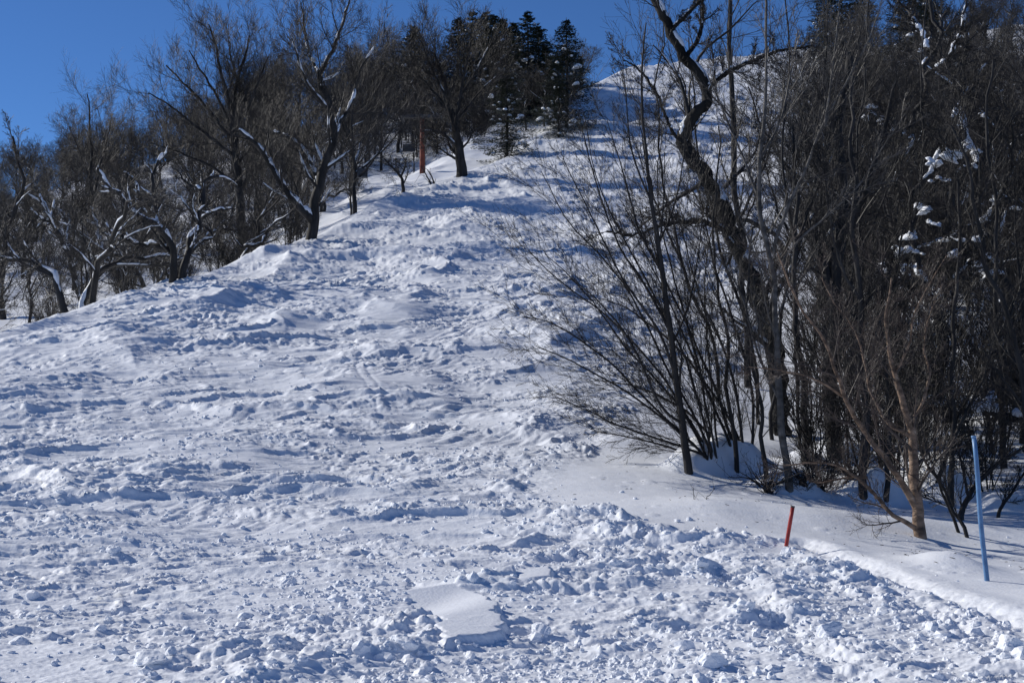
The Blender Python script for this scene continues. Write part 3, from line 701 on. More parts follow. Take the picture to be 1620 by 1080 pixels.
for k_, (lab, pts) in enumerate((
    ('tall thin tree passing the top border between the gnarled tree and the pale forks', [(1262, 690), (1258, 560), (1250, 400), (1240, 240), (1248, 100), (1240, -40)]),
    ('tall thin tree leaning right across the skyline gap', [(1225, 690), (1230, 560), (1262, 400), (1290, 250), (1300, 120), (1318, -40)]),
    ('slight grey tree crossing the gnarled trunk low down', [(1200, 690), (1192, 560), (1150, 420), (1120, 300), (1100, 180), (1092, 60)]),
    ('slim tree with ascending twigs left of the gnarled top', [(1150, 690), (1130, 560), (1080, 420), (1052, 300), (1040, 160), (1046, 40)]),
    ('tall slim dark tree right of the pale fork, top past the border', [(1345, 700), (1350, 560), (1362, 400), (1352, 250), (1368, 100), (1372, -40)]),
    ('tall slim dark tree rising through the twigs near the black dipping-limbed tree', [(1420, 700), (1432, 560), (1440, 400), (1462, 250), (1455, 100), (1470, -40)]))):
    straight('slender_tree', lab, pts, 3.2, 1.0, 180 + k_, dep=29 + 1.7 * k_, extra=[([(pts[2][0], pts[2][1]), (pts[2][0] + (-1) ** k_ * 45, pts[2][1] - 110), (pts[2][0] + (-1) ** k_ * 70, pts[2][1] - 230)], 2.2, .8, 0, .4)])
explicit('slim_tree', 'slim tree whose thin pointed crown stands above the left woods', 'tree', (146, 420), [
    ([(150, 420), (146, 340), (143, 260), (141, 200), (140, 150)], 4, .8, 0, 0), ([(146, 320), (160, 260), (170, 215), (176, 185)], 2, .7, 0, 1), ([(144, 290), (125, 240), (112, 205)], 2, .7, 0, -1)], fine(.8), 190, dep=100)
# sprigs poking out of the smooth snow
for (u, v, pts, lab) in ((1098, 790, [(1098, 790), (1097, 781), (1097, 771)], 'tiny dry sprig sticking out of the smooth snow, the upright one'), (1121, 790, [(1118, 790), (1124, 782), (1131, 769)], 'tiny dry sprig sticking out of the smooth snow, the slanting one')):
    explicit('dry_sprig', lab, 'twig', (u, v), [(pts, .7, .4, 0, 0)], [lv(4, .9, .5, 4, 3, rmin=.003, wig=.2)], 150 + u, bark=M_TWIG, sides0=5)
for k, (u, v) in enumerate(((1215, 780), (1268, 768), (1298, 772), (1345, 760))):
    st = []
    r_ = np.random.default_rng(160 + k)
    for i in range(9):
        a = -1.2 + 2.4 * i / 8 + r_.normal(0, .1); h = 45 + 35 * r_.random()
        st.append(([(u + r_.normal(0, 4), v), (u + math.sin(a) * h * .5, v - h * .35), (u + math.sin(a) * h, v - math.cos(a * .8) * h * .8)], 1.5, .5, 0, float(r_.normal(0, .5))))
    explicit('low_bush', ['low tangle of twigs in the snow at the foot of the pale-barked tree', 'low twiggy bush between the pale-barked tree and the red stake', 'low twiggy bush above and right of the red stake', 'low twiggy bush under the low limb of the birch'][k], 'bush', (u, v), st,
             [lv(8, .7, .4, 5, 3, wig=.2, rmin=.0036), lv(5, .7, .5, 4, 3, wig=.22, rmin=.0032)], 170 + k, bark=M_TWIG, sides0=4, ground_all=True)

# ------------------------------------------------------------------ repeated woodland trees
def proto(name, kind, seed):
    r = np.random.default_rng(seed)
    stems = []
    if kind == 'beech':       # spreading, 10 m
        H = 10; x, y = r.normal(0, .3, 2)
        stems.append([[0, 0, -.6, .19], [0, 0, 1, .155], [x * .5, y * .5, 3, .125], [x, y, 5.5, .085], [x * 1.5, y * 1.5, 8, .05]])
        for i in range(6):
            a = i * 1.05 + r.normal(0, .3); z0 = 2.2 + .55 * i; q = 3.6 - .35 * i + r.normal(0, .4)
            stems.append([[x * .4, y * .4, z0, .09], [math.cos(a) * q * .4, math.sin(a) * q * .4, z0 + 1.3, .065], [math.cos(a) * q * .8, math.sin(a) * q * .8, z0 + 3.0, .04], [math.cos(a) * q, math.sin(a) * q, z0 + 4.6, .02]])
        L = [lv(8, .8, .55, 8, 4, t0=.2, up=.10, wig=.11, rr=.42, rmin=.015, snow=1, lmax=3.2, fall=.4), lv(7, .72, .6, 6, 3, up=.09, wig=.12, rmin=.011, lmax=1.8), lv(6, .62, .6, 5, 3, up=.07, wig=.13, rr=.7, rmin=.0085), lv(4, .55, .6, 3, 3, up=.04, wig=.15, rr=.8, rmin=.0072)]
        return build_tree(name, stems, L, seed, snow=dict(prob=.3, thick=.8, rmin=.03, tilt=.5, extra=.02), n0=14, sides0=7)
    if kind == 'young':       # slim, 8 m
        x, y = r.normal(0, .5, 2)
        stems.append([[0, 0, -.5, .11], [0, 0, 1, .09], [x * .4, y * .4, 4, .06], [x, y, 8, .015]])
        if r.random() < .7: stems.append([[0, 0, .6, .07], [-x, y * .4, 3, .045], [-x * 1.6, y, 6.4, .015]])
        L = [lv(18, .62, .40, 8, 3, t0=.12, up=.10, wig=.1, rr=.38, rmin=.010, lmax=2.6), lv(8, .6, .55, 6, 3, up=.08, wig=.12, rmin=.008), lv(6, .55, .55, 4, 3, up=.05, wig=.14, rmin=.0065), lv(3, .5, .5, 3, 3, wig=.15, rr=.8, rmin=.006)]
        return build_tree(name, stems, L, seed, n0=14, sides0=6, **(dict(bark=M_PALE, twig=M_PTWIG) if seed % 3 == 0 else {}))
    if kind == 'crooked':     # low, gnarled and loaded with snow, 6 m
        for i in range(3):
            a = i * 2.1 + r.normal(0, .4)
            p = [[.1 * math.cos(a), .1 * math.sin(a), -.5, .15]]; d = np.array([math.cos(a) * .5, math.sin(a) * .5, .9]); q = np.array([0., 0., 0.])
            for j in range(6):
                q = q + d / np.linalg.norm(d) * 1.1; d = d + r.normal(0, .45, 3) + np.array([math.cos(a) * .12, math.sin(a) * .12, .08]); d[2] = max(d[2], .15)
                p.append([*q, .13 - .018 * j])
            stems.append(p)
        L = [lv(9, .8, .42, 8, 4, t0=.2, up=.05, wig=.22, rr=.5, rmin=.018, snow=1), lv(8, .65, .52, 5, 3, wig=.2, rmin=.012), lv(6, .6, .52, 4, 3, wig=.2, rmin=.009), lv(4, .5, .5, 3, 3, wig=.18, rr=.8, rmin=.008)]
        return build_tree(name, stems, L, seed, snow=dict(prob=.5, thick=.75, rmin=.022, tilt=.42, extra=.025), n0=16, sides0=6, wig0=.25)
    if kind == 'bush':        # thicket, 2.6 m
        for i in range(11):
            a = i * .57 + r.normal(0, .2); q = .3 + 1.1 * r.random(); h = 1.6 + 1.3 * r.random(); b = .25 * r.random()
            stems.append([[b * math.cos(a), b * math.sin(a), -.3, .018], [math.cos(a) * q * .5, math.sin(a) * q * .5, h * .5, .014], [math.cos(a) * q, math.sin(a) * q, h, .007]])
        L = [lv(9, .5, .45, 5, 3, wig=.14, up=.06, rmin=.008), lv(7, .5, .5, 4, 3, wig=.16, up=.04, rmin=.0065), lv(4, .5, .5, 3, 3, wig=.16, rr=.8, rmin=.0055)]
        return build_tree(name, stems, L, seed, bark=M_TWIG, n0=7, sides0=4)
def fir(name, seed, H=11.0):
    r = np.random.default_rng(seed)
    root = empty(name)
    t = MB(); x, y = r.normal(0, .12, 2)
    P, q = resample([[0, 0, -.6, .22], [x, y, H * .4, .15], [x * .5, y * .5, H * .8, .07], [0, 0, H, .02]], 14)
    t.add(*tubes(P[None], q[None], 7))
    nv = []; br_P = []; br_R = []; sn_p = []; sn_r = []
    z = H * .05
    while z < H * .985:
        f = z / H
        Lm = (H * .35) * (1 - f) ** .62 * (.75 + .45 * r.random()) + .18
        if f > .9: Lm *= .8
        nb = int(r.integers(4, 7)); a0 = r.random() * 6.28
        for b in range(nb):
            if r.random() < .12: continue
            a = a0 + b * 6.28 / nb + r.normal(0, .2); L = Lm * (.65 + .5 * r.random()); zz = z + r.normal(0, .08)
            pit = .28 * f - .22 + r.normal(0, .06)
            dv = np.array([math.cos(a), math.sin(a), pit]); sd = np.array([-math.sin(a), math.cos(a), 0])
            s = np.linspace(0, 1, 6); pp = np.array([0, 0, zz]) + np.outer(s * L, dv) + np.outer(-.10 * L * np.sin(s * 3.14), [0, 0, 1])
            br_P.append(pp); br_R.append(np.linspace(.03, .008, 6))
            n = int(16 + 26 * L)
            tt = r.random(n) ** .75 * .88 + .12
            c = np.stack([np.interp(tt, s, pp[:, k]) for k in range(3)], 1)
            w = .42 * L * np.sin(np.clip(tt, .05, 1) * 2.6) + .06
            c = c + sd * (w * (r.random(n) * 2 - 1))[:, None] + np.array([0, 0, 1]) * r.normal(-.02, .05, n)[:, None]
            for cc in c:
                th = r.normal(0, .7); u = nrm(dv * math.cos(th) + sd * math.sin(th) + np.array([0, 0, r.normal(0, .22)]))
                v = nrm(np.cross(u, [0, 0, 1]) + r.normal(0, .25, 3)); l = .16 + .16 * r.random(); ww = .045 + .05 * r.random()
                nv.append([cc - u * l * .5 - v * ww * .4, cc - u * l * .2 + v * ww, cc + u * l * .6, cc - u * l * .1 - v * ww])
            if r.random() < (.34 if f < .6 else .10) and f < .92:
                k = float(r.random() * .4 + .45); p_ = pp[0] * (1 - k) + pp[-1] * k
                sn_p.append(p_ + [0, 0, .03]); sn_r.append(.12 + .16 * L * .5 * r.random())
        z += (.26 + .20 * r.random()) * (1 - .35 * f) * H / 11
    t.add(*tubes(np.array(br_P), np.array(br_R), 3))
    nv = np.array(nv).reshape(-1, 3); F = np.arange(len(nv)).reshape(-1, 4)
    link('trunk', t.build('trunk', M_BARK), root)
    link('crown', mesh_from('crown', nv, F, M_NEEDLE, False), root)
    link('lying_snow', clumps(sn_p, sn_r, r).build('lying_snow', M_SNOWC), root)
    return root

PB = [proto('spreading_tree', 'beech', 201 + i) for i in range(4)]
PY = [proto('slim_tree', 'young', 211 + i) for i in range(5)]
PG = [proto('crooked_tree', 'crooked', 221 + i) for i in range(3)]
PS = [proto('bare_bush', 'bush', 231 + i) for i in range(4)]
PF = [fir('fir_tree', 241 + i) for i in range(5)]
H0 = dict(beech=10., young=8., crooked=6., bush=2.6, fir=11.)
used = set()
PLACED = []
def place(plist, kind, x, y, scale, r, label=None, cat='tree', group=None):
    p = plist[int(r.integers(len(plist)))]
    sc = (scale * (.9 + .2 * r.random()), scale * (.9 + .2 * r.random()), scale)
    loc = (x, y, gz(x, y) - .05); rz = float(r.random() * 6.28)
    if p.name not in used:
        used.add(p.name); o = p; o.location = loc; o.rotation_euler = (0, 0, rz); o.scale = sc
    else: o = copy_tree(p, loc, rz, sc)
    tag(o, label, cat, group)
    PLACED.append((o, kind, x, y, H0[kind] * scale))
    return o
r = np.random.default_rng(31)
# firs on the upper left edge; pixel of foot column, distance, pixel row of the tip
FIRS = [(896, 158, 27, 'broad fir nearest the run on the skyline, a dark cone beside the open slope'), (835, 170, 18, 'tall dark fir in the middle of the skyline group'), (812, 182, 34, 'narrow fir left of the tall one on the skyline'),
        (795, 176, 29, 'narrow fir behind the lone beech, second from the left tip'), (768, 190, 14, 'fir tip just above the lone beech crown'), (748, 192, 14, 'leftmost dark fir top behind the lone beech'),
        (802, 140, 95, 'lower snow-flecked fir standing in front of the skyline group'), (865, 176, 62, 'small fir wedged between the tall fir and the broad fir'), (655, 190, 40, 'dark fir left behind the lone beech crown'),
        (852, 176, 40, 'dark fir directly behind the gap between tall and broad firs'), (782, 186, 22, 'dark fir just right of the lone beech crown'), (725, 196, 26, 'dark fir showing through the top of the lone beech crown'),
        (918, 190, 88, 'short fir at the run edge right of the broad fir'), (884, 150, 132, 'low bushy fir under the broad fir')]
for (u, d, top, lab) in FIRS:
    x = ray(u, 200)[0] * d; z0 = gz(x, d); zt = CAM[2] + ray(u, top)[1] * d
    h = max(zt - z0, 4)
    place(PF, 'fir', x, d, h / 11.0, r, lab, 'fir tree', 'dark firs on the upper edge of the run')
for (u, d, h, lab) in ((1305, 225, 13, 'fir at the end of the skyline on the right, left one'), (1330, 215, 15, 'tall fir at the end of the skyline on the right, middle one'), (1362, 220, 14, 'fir at the end of the skyline on the right, right one'), (1440, 190, 14, 'dark fir at the top border above the wooded slope'), (1475, 180, 13, 'second dark fir at the top border, right of the other')):
    x = ray(u, 100)[0] * d
    place(PF, 'fir', x, d, h / 11.0, r, lab, 'fir tree', 'dark firs on top of the right slope')

def scatter(n, pick, region, mind, seedr, tries=40000):
    pts = [(q[0], q[1]) for q in EXPL]; got = 0
    for _ in range(tries):
        if got >= n: break
        x, y = region(seedr)
        if x is None: continue
        uu = 810 + FPX * x / y
        if y < 139 and 640 < uu < 690: continue
        m = mind(y)
        if any((x - a) ** 2 + (y - b) ** 2 < m * m for a, b in pts[-400:]): continue
        pts.append((x, y)); got += 1; pick(x, y)
    print('scatter', got)
def left_region(rr):
    y = 48 + 200 * rr.random() ** 1.15; u = -70 + 1010 * rr.random()
    x = (u - 810) / FPX * y; s = xc(y) - x
    if s < 2.5: return None, None
    if 105 < y < 160 and s < 14 and u > 560: return None, None       # keep the open strip
    if y > 150 and u > 720 and rr.random() < .6: return None, None
    return x, y
def left_pick(x, y):
    k = r.random(); s = xc(y) - x; q = .70 if x / y < -.245 else .88
    if k < .42: place(PB, 'beech', x, y, q * (.75 + .45 * r.random()), r, group='bare woodland trees left of the run')
    elif k < .72: place(PY, 'young', x, y, q * (.7 + .5 * r.random()), r, group='bare woodland trees left of the run')
    else: place(PG, 'crooked', x, y, .7 + .4 * r.random(), r, group='bare woodland trees left of the run')
scatter(170, left_pick, left_region, lambda y: 2.6 + .008 * y, r)
def lb_region(rr):
    y = 46 + 160 * rr.random() ** 1.3; u = -60 + 980 * rr.random()
    x = (u - 810) / FPX * y; s = xc(y) - x
    if s < .6 or (110 < y < 160 and 2.5 < s < 14 and u > 560 and rr.random() < .8): return None, None
    return x, y
scatter(66, lambda x, y: place(PS, 'bush', x, y, .7 + .6 * r.random(), r, cat='bush', group='bare bushes left of the run'), lb_region, lambda y: 1.3, r)
def right_region(rr):
    y = 25 + 210 * rr.random() ** 1.5; u = 1080 + 620 * rr.random()
    x = (u - 810) / FPX * y; s = x - xr(y)
    if s < 2.2 or (y < 30 and u < 1500): return None, None
    if y > 40 and u < 1290 + 90 * rr.random() and rr.random() < .93: return None, None
    if u > 1340 and y < 48 and rr.random() < .8: return None, None
    if u > 1340 and y < 60 and rr.random() < .4: return None, None
    return x, y
def right_pick(x, y):
    k = r.random()
    if k < .30: place(PB, 'beech', x, y, .7 + .35 * r.random(), r, group='bare trees in the wood right of the run')
    elif k < .72: place(PY, 'young', x, y, .6 + .5 * r.random(), r, group='bare trees in the wood right of the run')
    else: place(PG, 'crooked', x, y, .7 + .4 * r.random(), r, group='bare trees in the wood right of the run')
scatter(145, right_pick, right_region, lambda y: 1.9 + .014 * y, r)
def rb_region(rr):
    y = 25 + 120 * rr.random() ** 1.6; u = 1090 + 600 * rr.random()
    x = (u - 810) / FPX * y; s = x - xr(y)
    if s < 2.0 or (u < 1240 + 120 * rr.random() and y > 40) or (u > 1340 and y < 40 and rr.random() < .5): return None, None
    return x, y
scatter(120, lambda x, y: place(PS, 'bush', x, y, .6 + .6 * r.random(), r, cat='bush', group='bare bushes in the wood right of the run'), rb_region, lambda y: 1.2, r)
def skyline(rr):
    y = 165 + 75 * rr.random(); u = -40 + 730 * rr.random()
    x = (u - 810) / FPX * y
    if xc(y) - x < 3: return None, None
    return x, y
scatter(50, lambda x, y: place(PB, 'beech', x, y, (.85 if (x / y) < -.2 else 1.15) * (.85 + .35 * r.random()), r, group='bare woodland trees left of the run'), skyline, lambda y: 4.0, r)
def hilltop(rr):
    y = 150 + 60 * rr.random(); u = 640 + 310 * rr.random()
    x = (u - 810) / FPX * y
    if xc(y) - x < 1.5: return None, None
    return x, y
scatter(12, lambda x, y: place(PB, 'beech', x, y, .55 + .25 * r.random(), r, group='bare woodland trees left of the run'), hilltop, lambda y: 2.6, r)
def beyond_right(rr):
    y = 22 + 110 * rr.random() ** 1.4; u = 1690 + 520 * rr.random()
    return (u - 810) / FPX * y, y
scatter(34, right_pick, beyond_right, lambda y: 2.4 + .02 * y, r)
# ---- labels that place each woodland tree by its nearest landmark
MARKS = [((497, 230), 'the forked beech'), ((375, 250), 'the fan-crowned beech'), ((280, 360), 'the low snowy beech'), ((105, 410), 'the thin leaning tree'), ((715, 170), 'the lone round beech'),
         ((668, 225), 'the orange lift tower'), ((895, 100), 'the broad skyline fir'), ((1050, 450), 'the slim edge tree'), ((1100, 200), 'the old gnarled tree'), ((1210, 250), 'the pale-barked tree'), ((1420, 640), 'the tan birch'),
         ((1550, 700), 'the blue pole'), ((1320, 350), 'the thickest shaded trunk'), ((1480, 400), 'the old snow-pillowed tree'), ((1440, 150), 'the black dipping-limbed tree'), ((1595, 330), 'the snowy border tree'),
         ((190, 400), 'the snow-streaked leaning tree'), ((20, 350), 'the left border tree'), ((580, 250), 'the gap past the forked beech')]
ORD = ['nearest', 'second', 'third', 'fourth', 'fifth', 'sixth', 'seventh', 'eighth', 'ninth', 'tenth', 'eleventh', 'twelfth', 'thirteenth', 'fourteenth', 'fifteenth', 'sixteenth', 'seventeenth', 'eighteenth', 'nineteenth', 'twentieth']
LOOK = dict(beech='spreading tree', young='slim tree', crooked='crooked snowy tree', bush='twiggy bush')
buckets = {}
for (o, kind, x, y, h) in PLACED:
    if kind == 'fir': continue
    z = gz(x, y); u, v = to_px(np.array([x, y, z + h * .5]))
    m = min(range(len(MARKS)), key=lambda k: (MARKS[k][0][0] - u) ** 2 + (MARKS[k][0][1] - v) ** 2)
    mu, mv = MARKS[m][0]
    side = 'left of' if u < mu else 'right of'
    size = 'tall' if h > {'beech': 9.6, 'young': 7, 'crooked': 5.3, 'bush': 2.6}[kind] else 'smaller'
    vert = 'above' if v < mv else 'below'
    buckets.setdefault((kind, size, m, side, vert), []).append(((u - mu) ** 2 + (v - mv) ** 2, o))
for (kind, size, m, side, vert), lst in buckets.items():
    lst.sort(key=lambda q: q[0])
    for i, (_, o) in enumerate(lst):
        rank = '' if len(lst) == 1 else ', %s from it' % ORD[min(i, 19)] if i else ', nearest it'
        o['label'] = '%s %s %s-%s of %s%s' % (size, LOOK[kind], side.replace(' of', ''), vert, MARKS[m][1], rank)

# ------------------------------------------------------------------ lift tower, rope and chairs behind the beech
def box(mb, c, s, rz=0):
    c = np.array(c, float); s = np.array(s, float) / 2
    v = np.array([[x, y, z] for x in (-1, 1) for y in (-1, 1) for z in (-1, 1)], float) * s
    cr, sr = math.cos(rz), math.sin(rz)
    v = np.stack([v[:, 0] * cr - v[:, 1] * sr, v[:, 0] * sr + v[:, 1] * cr, v[:, 2]], 1) + c
    mb.add(v, np.array([[0, 1, 3, 2], [4, 6, 7, 5], [0, 4, 5, 1], [2, 3, 7, 6], [0, 2, 6, 4], [1, 5, 7, 3]]))
def tube(mb, pts, rad, sides=10, cap=True):
    P = np.array(pts, float); q = np.full(len(P), rad) if np.isscalar(rad) else np.array(rad, float)
    if cap:
        P = np.vstack([P[0], P, P[-1]]); q = np.concatenate([[1e-4], q, [1e-4]])
        P[0] = P[1] - (P[2] - P[1]) * 1e-3; P[-1] = P[-2] + (P[-2] - P[-3]) * 1e-3
    mb.add(*tubes(P[None], q[None], sides))
td = 138.0
tx = ray(668, 265)[0] * td; tz = gz(tx, td); ttop = CAM[2] + ray(668, 187)[1] * td
tower = empty('lift_tower', (tx, td, tz)); tag(tower, 'orange steel lift tower with a dark crossarm behind the lone beech', 'lift tower')
hT = ttop - tz
m = MB(); tube(m, [(0, 0, -.8), (0, 0, .5), (0, 0, hT * .6), (0, 0, hT)], [.27, .26, .24, .23], 16); link('post', m.build('post', M_ORANGE), tower)
m = MB(); box(m, (0, 0, hT + .12), (4.2, .28, .24)); box(m, (0, 0, hT + .30), (3.2, .16, .12)); link('crossarm', m.build('crossarm', M_STEEL, False), tower)
for sx in (-1.95, 1.95):
    m = MB()
    for k in range(4):
        a = np.arange(14) * 2 * np.pi / 13
        tube(m, [(sx - .06, -.9 + .6 * k, hT - .18), (sx + .06, -.9 + .6 * k, hT - .18)], .20, 12)
    box(m, (sx + .12, 0, hT - .1), (.06, 2.4, .14)); link('sheave_train', m.build('sheave_train', M_STEEL), tower)
m = MB()
for k in range(int(hT / .4)): tube(m, [(.26, -.18, .4 * k + .2), (.26, .18, .4 * k + .2)], .018, 6)
tube(m, [(.28, -.18, 0), (.28, -.18, hT)], .02, 6); tube(m, [(.28, .18, 0), (.28, .18, hT)], .02, 6); link('ladder', m.build('ladder', M_STEEL), tower)
def rope_z(y): return ttop - .02 + (y - td) * .36 + .0016 * (y - td) ** 2 - .012 * abs(y - td)
for s_, nm in ((-1.95, 'haul rope running over the left end of the crossarm'), (1.95, 'haul rope running over the right end of the crossarm')):
    m = MB(); tube(m, [(tx + s_, y, rope_z(y)) for y in np.linspace(99, 205, 40)], .010, 6)
    tag(link('haul_rope', m.build('haul_rope', M_STEEL)), nm, 'cable', 'haul ropes of the ski lift')
def chair(x, y, zr, zs, label):
    c = empty('lift_chair', (x, y, zs)); c.scale = (.7, .7, 1) if y < 110 else (1, 1, 1); tag(c, label, 'lift chair', 'lift chairs hanging from the haul ropes')
    m = MB(); tube(m, [(0, 0, zr - zs), (0, .10, (zr - zs) * .8), (0, .35, .95), (0, .35, .8)], .035, 8); link('hanger', m.build('hanger', M_STEEL), c)
    m = MB()
    for k in range(5): box(m, (0, -.22 + .11 * k, 0), (1.0, .105, .06))
    link('seat', m.build('seat', M_STEEL, False), c)
    m = MB()
    for k in range(4): box(m, (0, .30 + .02 * k, .18 + .15 * k), (1.0, .05, .14))
    link('backrest', m.build('backrest', M_STEEL, False), c)
    m = MB()
    for sx in (-.5, .5): tube(m, [(sx, -.28, -.03), (sx, .28, -.03), (sx, .36, .35), (sx, .40, .85)], .025, 8)
    tube(m, [(-.5, .38, .82), (.5, .38, .82)], .03, 8)
    link('frame', m.build('frame', M_STEEL), c)
    return c
for (u, v, d, s_, lab) in ((646, 240, 122, -1.95, 'dark lift chair hanging just left of the orange tower'), (574, 281, 101, -1.95, 'lift chair lower down among the trunks left of the tower'), (712, 203, 150, 1.95, 'lift chair half hidden behind the lone beech trunk')):
    ax, az = ray(u, v); x = ax * d; zs = CAM[2] + az * d
    chair(tx + s_ if abs(x - tx - s_) < 1.2 else x, d, max(rope_z(d), zs + 2.2), zs, lab)

# ------------------------------------------------------------------ marker poles
gd = lambda a, b: ground(a, b, False)
bx, by = hit(1561, 919, gd); bz = gz(bx, by)
u0, z1 = ray(1543, 691); tp = np.array([u0 * by, by + .05, CAM[2] + z1 * by])
pole = empty('marker_pole', (bx, by, bz)); tag(pole, 'tall light blue pole leaning slightly left in the smooth snow beside a small mound', 'marker pole')
b0 = np.array([0, 0, -.4]) + np.array([.03, 0, 0]); t1 = tp - np.array([bx, by, bz])
m = MB(); n_ = 9; pts = [b0 + (t1 - b0) * k / n_ + np.array([.006 * math.sin(k), 0, 0]) for k in range(n_ + 1)]
tube(m, pts, [(4.2 - .07 * k) * by / FPX for k in range(n_ + 1)], 14); link('shaft', m.build('shaft', M_BLUE), pole)
m = MB(); d_ = (t1 - b0) / np.linalg.norm(t1 - b0)
tube(m, [t1 - d_ * .01, t1 + d_ * .012], 4.0 * by / FPX, 14); link('end_cap', m.build('end_cap', M_BLUE), pole)
rx, ry = hit(1243, 868, gd); rz = gz(rx, ry)
u0, z1 = ray(1255, 801); tp = np.array([u0 * ry, ry + .03, CAM[2] + z1 * ry])
stake = empty('marker_stake', (rx, ry, rz)); tag(stake, 'short red stake leaning right beside the churned edge of the run', 'marker stake')
t1 = tp - np.array([rx, ry, rz]); b0 = -t1 * .5
m = MB(); tube(m, [b0 + (t1 - b0) * k / 5 for k in range(6)], 3.2 * ry / FPX, 12); link('shaft', m.build('shaft', M_RED), stake)
d_ = t1 / np.linalg.norm(t1)
m = MB(); tube(m, [t1 - d_ * .012, t1 + d_ * .008], 3.4 * ry / FPX, 12); link('end_cap', m.build('end_cap', M_STEEL), stake)

build_ground()

# ------------------------------------------------------------------ loose snow clods
_ico_t = (1 + 5 ** .5) / 2
_iv = nrm(np.array([(-1, _ico_t, 0), (1, _ico_t, 0), (-1, -_ico_t, 0), (1, -_ico_t, 0), (0, -1, _ico_t), (0, 1, _ico_t), (0, -1, -_ico_t), (0, 1, -_ico_t), (_ico_t, 0, -1), (_ico_t, 0, 1), (-_ico_t, 0, -1), (-_ico_t, 0, 1)], float))
_if = np.array([(0, 11, 5), (0, 5, 1), (0, 1, 7), (0, 7, 10), (0, 10, 11), (1, 5, 9), (5, 11, 4), (11, 10, 2), (10, 7, 6), (7, 1, 8), (3, 9, 4), (3, 4, 2), (3, 2, 6), (3, 6, 8), (3, 8, 9), (4, 9, 5), (2, 4, 11), (6, 2, 10), (8, 6, 7), (9, 8, 1)])
def subdiv(V, F):
    e = {}; V = [tuple(v) for v in V]; out = []
    def mid(a, b):
        k = (min(a, b), max(a, b))
        if k not in e:
            p = nrm((np.array(V[a]) + np.array(V[b])) / 2); V.append(tuple(p)); e[k] = len(V) - 1
        return e[k]
    for a, b, c in F:
        x, y, z = mid(a, b), mid(b, c), mid(c, a)
        out += [(a, x, z), (b, y, x), (c, z, y), (x, y, z)]
    return np.array(V), np.array(out)
_v2, _f2 = subdiv(_iv, _if); _v3, _f3 = subdiv(_v2, _f2); _v3, _f3 = subdiv(_v3, _f3)
rc = np.random.default_rng(77)
N = 30000
cy = 7.5 + 34 * rc.random(N) ** 1.7; cu = -40 + 1700 * rc.random(N); cx = (cu - 810) / FPX * cy
left, soft = masks(cx, cy)
dens = (S(fbm(cx / 2.4, cy / 2.0, 23, 2), -.35, .45) * .9 + .1) * (1 - left) * (1 - soft) + .9 * np.exp(-((cx - xb(cy) + .35) / .3) ** 2) * (1 - soft)
dens *= .25 + .75 * (1 - S(cy, 18, 36))
onslab = .8 * np.maximum(poly_in(cx, cy, SLABS[0]), poly_in(cx, cy, SLABS[1]))
dens = dens * (1 - onslab) - onslab
keep = rc.random(N) < dens + .006
cx, cy = cx[keep], cy[keep]; n = len(cx); print('clods', n)
sz = np.clip(.006 + .011 * np.exp(rc.normal(0, .62, n)), .008, .06) * (1 + .2 * S(cy, 15, 30))
cz = ground(cx, cy)
V = _v2[None] * (1 + .5 * (rc.random((n, len(_v2), 1)) - .5)) * (sz[:, None] * (.7 + .6 * rc.random((n, 3))))[:, None, :]
V[..., 2] *= .8
V = V + np.stack([cx, cy, cz + sz * .08], 1)[:, None, :]
F = (_f2[None] + (np.arange(n) * len(_v2))[:, None, None]).reshape(-1, 3)
o = link('snow_crumbs', mesh_from('snow_crumbs', V.reshape(-1, 3), F, M_SNOWC, False)); tag(o, 'loose crumbs of broken snow strewn over the run', 'snow crumbs', kind='stuff')
# flecks of bark and broken twig ends on the clean snow under the trees
rl = np.random.default_rng(91); ly = 15 + 14 * rl.random(900); lx = (860 + 800 * rl.random(900) - 810) / FPX * ly
_, sf_ = masks(lx, ly); ok_ = (sf_ > .9) & (rl.random(900) < .28); lx, ly = lx[ok_], ly[ok_]; lz = ground(lx, ly); mb_ = MB()
for a_, b_, c_ in zip(lx, ly, lz):
    th_ = rl.random() * 3.14; l_ = .012 + .03 * rl.random() ** 2; d_ = np.array([math.cos(th_), math.sin(th_), rl.normal(0, .2)]) * l_; p_ = np.array([a_, b_, c_ + .004])
    mb_.add(*tubes(np.array([[p_ - d_, p_ + [0, 0, .002], p_ + d_]]), np.array([[.002, .004, .002]]), 4))
tag(link('bark_litter', mb_.build('bark_litter', M_TWIG)), 'dark flecks of bark and twig ends on the clean snow', 'bark litter', kind='stuff')
# big blocks of snow: each its own object
BL = [(1128, 1066, .09, 'angular snow block at the bottom border, below and right of the upright icy clod'), (936, 977, .055, 'upright icy snow clod catching the light in the open foreground'), (238, 1072, .10, 'rounded snow block at the bottom border, left part'),
      (180, 885, .08, 'snow lump in the ridge of clods at the left'), (1042, 962, .07, 'snow lump in the churned snow below the red stake'), (1243, 876, .08, 'small snow heap at the foot of the red stake'),
      (1110, 925, .08, 'snow lump left of and below the red stake'), (30, 1028, .08, 'snow lump near the bottom left corner'), (560, 902, .055, 'snow ball above the smooth slab'), (1310, 1010, .10, 'snow block low on the right in the churned snow'),
      (1600, 1050, .12, 'snow block near the bottom right corner'), (640, 1040, .09, 'snow block left of the smooth slab foot'), (1071, 832, .045, 'small clod on the edge of the smooth snow, left one'), (1091, 831, .045, 'small clod on the edge of the smooth snow, right one'),
      (120, 788, .07, 'lone round clod in the middle distance at the left'), (855, 1010, .07, 'snow lump right of the smooth slab'), (1180, 985, .08, 'snow lump between the bottom block and the red stake'), (455, 930, .09, 'snow lump on the churned heap left of the slab')]
gf = lambda a, b: ground(a, b, True)
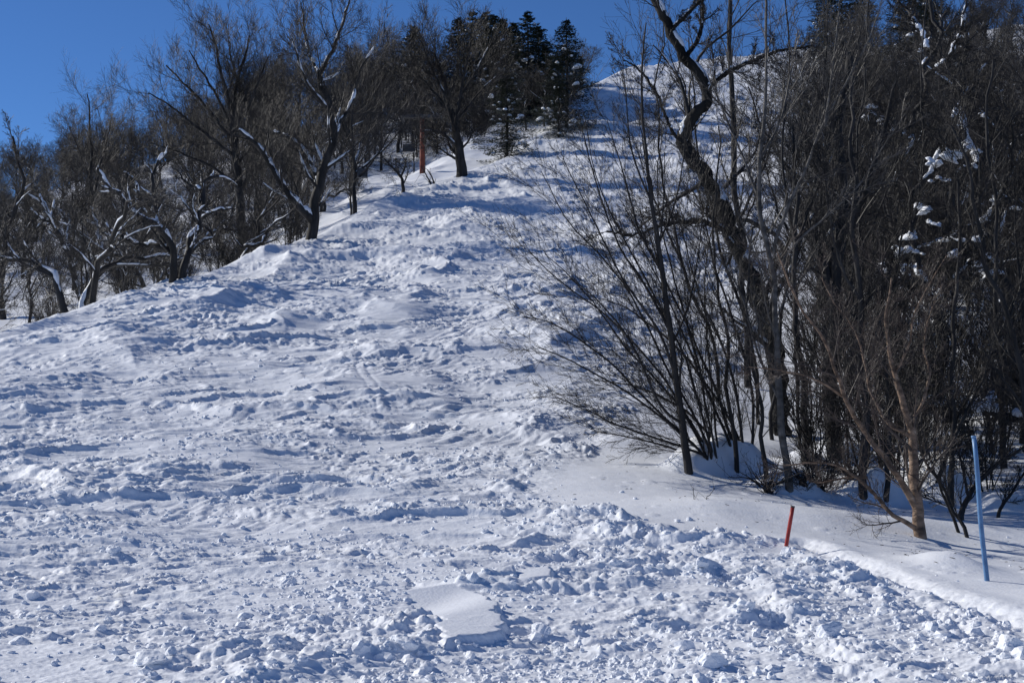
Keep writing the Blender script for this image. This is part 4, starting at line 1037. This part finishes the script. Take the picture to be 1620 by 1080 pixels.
for k, (u, v, q, lab) in enumerate(BL):
    x, y = hit(u, v); z = float(ground(np.array([x]), np.array([y]))[0])
    rr = np.random.default_rng(300 + k)
    V = _v3.copy()
    for _ in range(9):                      # chop flat faces into it
        nn = nrm(rr.normal(0, 1, 3)); d = V @ nn; h = .55 + .25 * rr.random()
        V = V - np.clip(d - h, 0, None)[:, None] * nn
    V = V * (1 + .10 * perlin(V[:, :1] * 3 + k, V[:, 1:2] * 3 + V[:, 2:] * 2, 93) + .06 * perlin(V[:, :1] * 8, V[:, 1:2] * 8 + V[:, 2:] * 7, 94)) * q * np.array([1.1 + .3 * rr.random(), .9, .62 + .2 * rr.random()])
    a = rr.random() * 3; V = np.stack([V[:, 0] * math.cos(a) - V[:, 1] * math.sin(a), V[:, 0] * math.sin(a) + V[:, 1] * math.cos(a), V[:, 2]], 1)
    o = link('snow_block', mesh_from('snow_block', V, _f3, M_SNOWC, False)); o.location = (x, y, z + q * .32); tag(o, lab, 'snow block', 'loose snow blocks on the run')

# ------------------------------------------------------------------ light, sky, camera
SUN_AZ, SUN_EL = -64.0, 30.0      # degrees from the viewing direction, clockwise from above
d = Vector((math.sin(R(SUN_AZ)) * math.cos(R(SUN_EL)), math.cos(R(SUN_AZ)) * math.cos(R(SUN_EL)), math.sin(R(SUN_EL))))
L = bpy.data.lights.new('sun', 'SUN'); L.energy = 3.95; L.angle = R(.5); L.color = (1, .955, .88)
so = bpy.data.objects.new('sun', L); COL.objects.link(so); so.rotation_euler = (-d).to_track_quat('-Z', 'Y').to_euler(); so.location = (-30, 20, 40)
w = bpy.data.worlds.new('World'); scene.world = w; w.use_nodes = True
nt = w.node_tree; bg = nt.nodes['Background']
sky = nt.nodes.new('ShaderNodeTexSky'); sky.sky_type = 'NISHITA'; sky.sun_disc = False
sky.sun_elevation = R(SUN_EL); sky.sun_rotation = R(SUN_AZ); sky.altitude = 3000; sky.air_density = 1.0; sky.dust_density = 0; sky.ozone_density = 10
hs = nt.nodes.new('ShaderNodeHueSaturation'); hs.inputs['Saturation'].default_value = 1.02; hs.inputs['Hue'].default_value = .502; nt.links.new(sky.outputs[0], hs.inputs['Color']); nt.links.new(hs.outputs[0], bg.inputs['Color']); bg.inputs['Strength'].default_value = .092
cam = bpy.data.cameras.new('camera'); cam.lens = 50; cam.sensor_width = 36; cam.clip_end = 5000; cam.clip_start = .1
co = bpy.data.objects.new('camera', cam); COL.objects.link(co); co.location = tuple(CAM); co.rotation_euler = (R(90) + PITCH, 0, 0)
scene.camera = co
scene.view_settings.view_transform = 'Standard'; scene.view_settings.look = 'None'; scene.view_settings.exposure = 0.0; scene.view_settings.gamma = 1
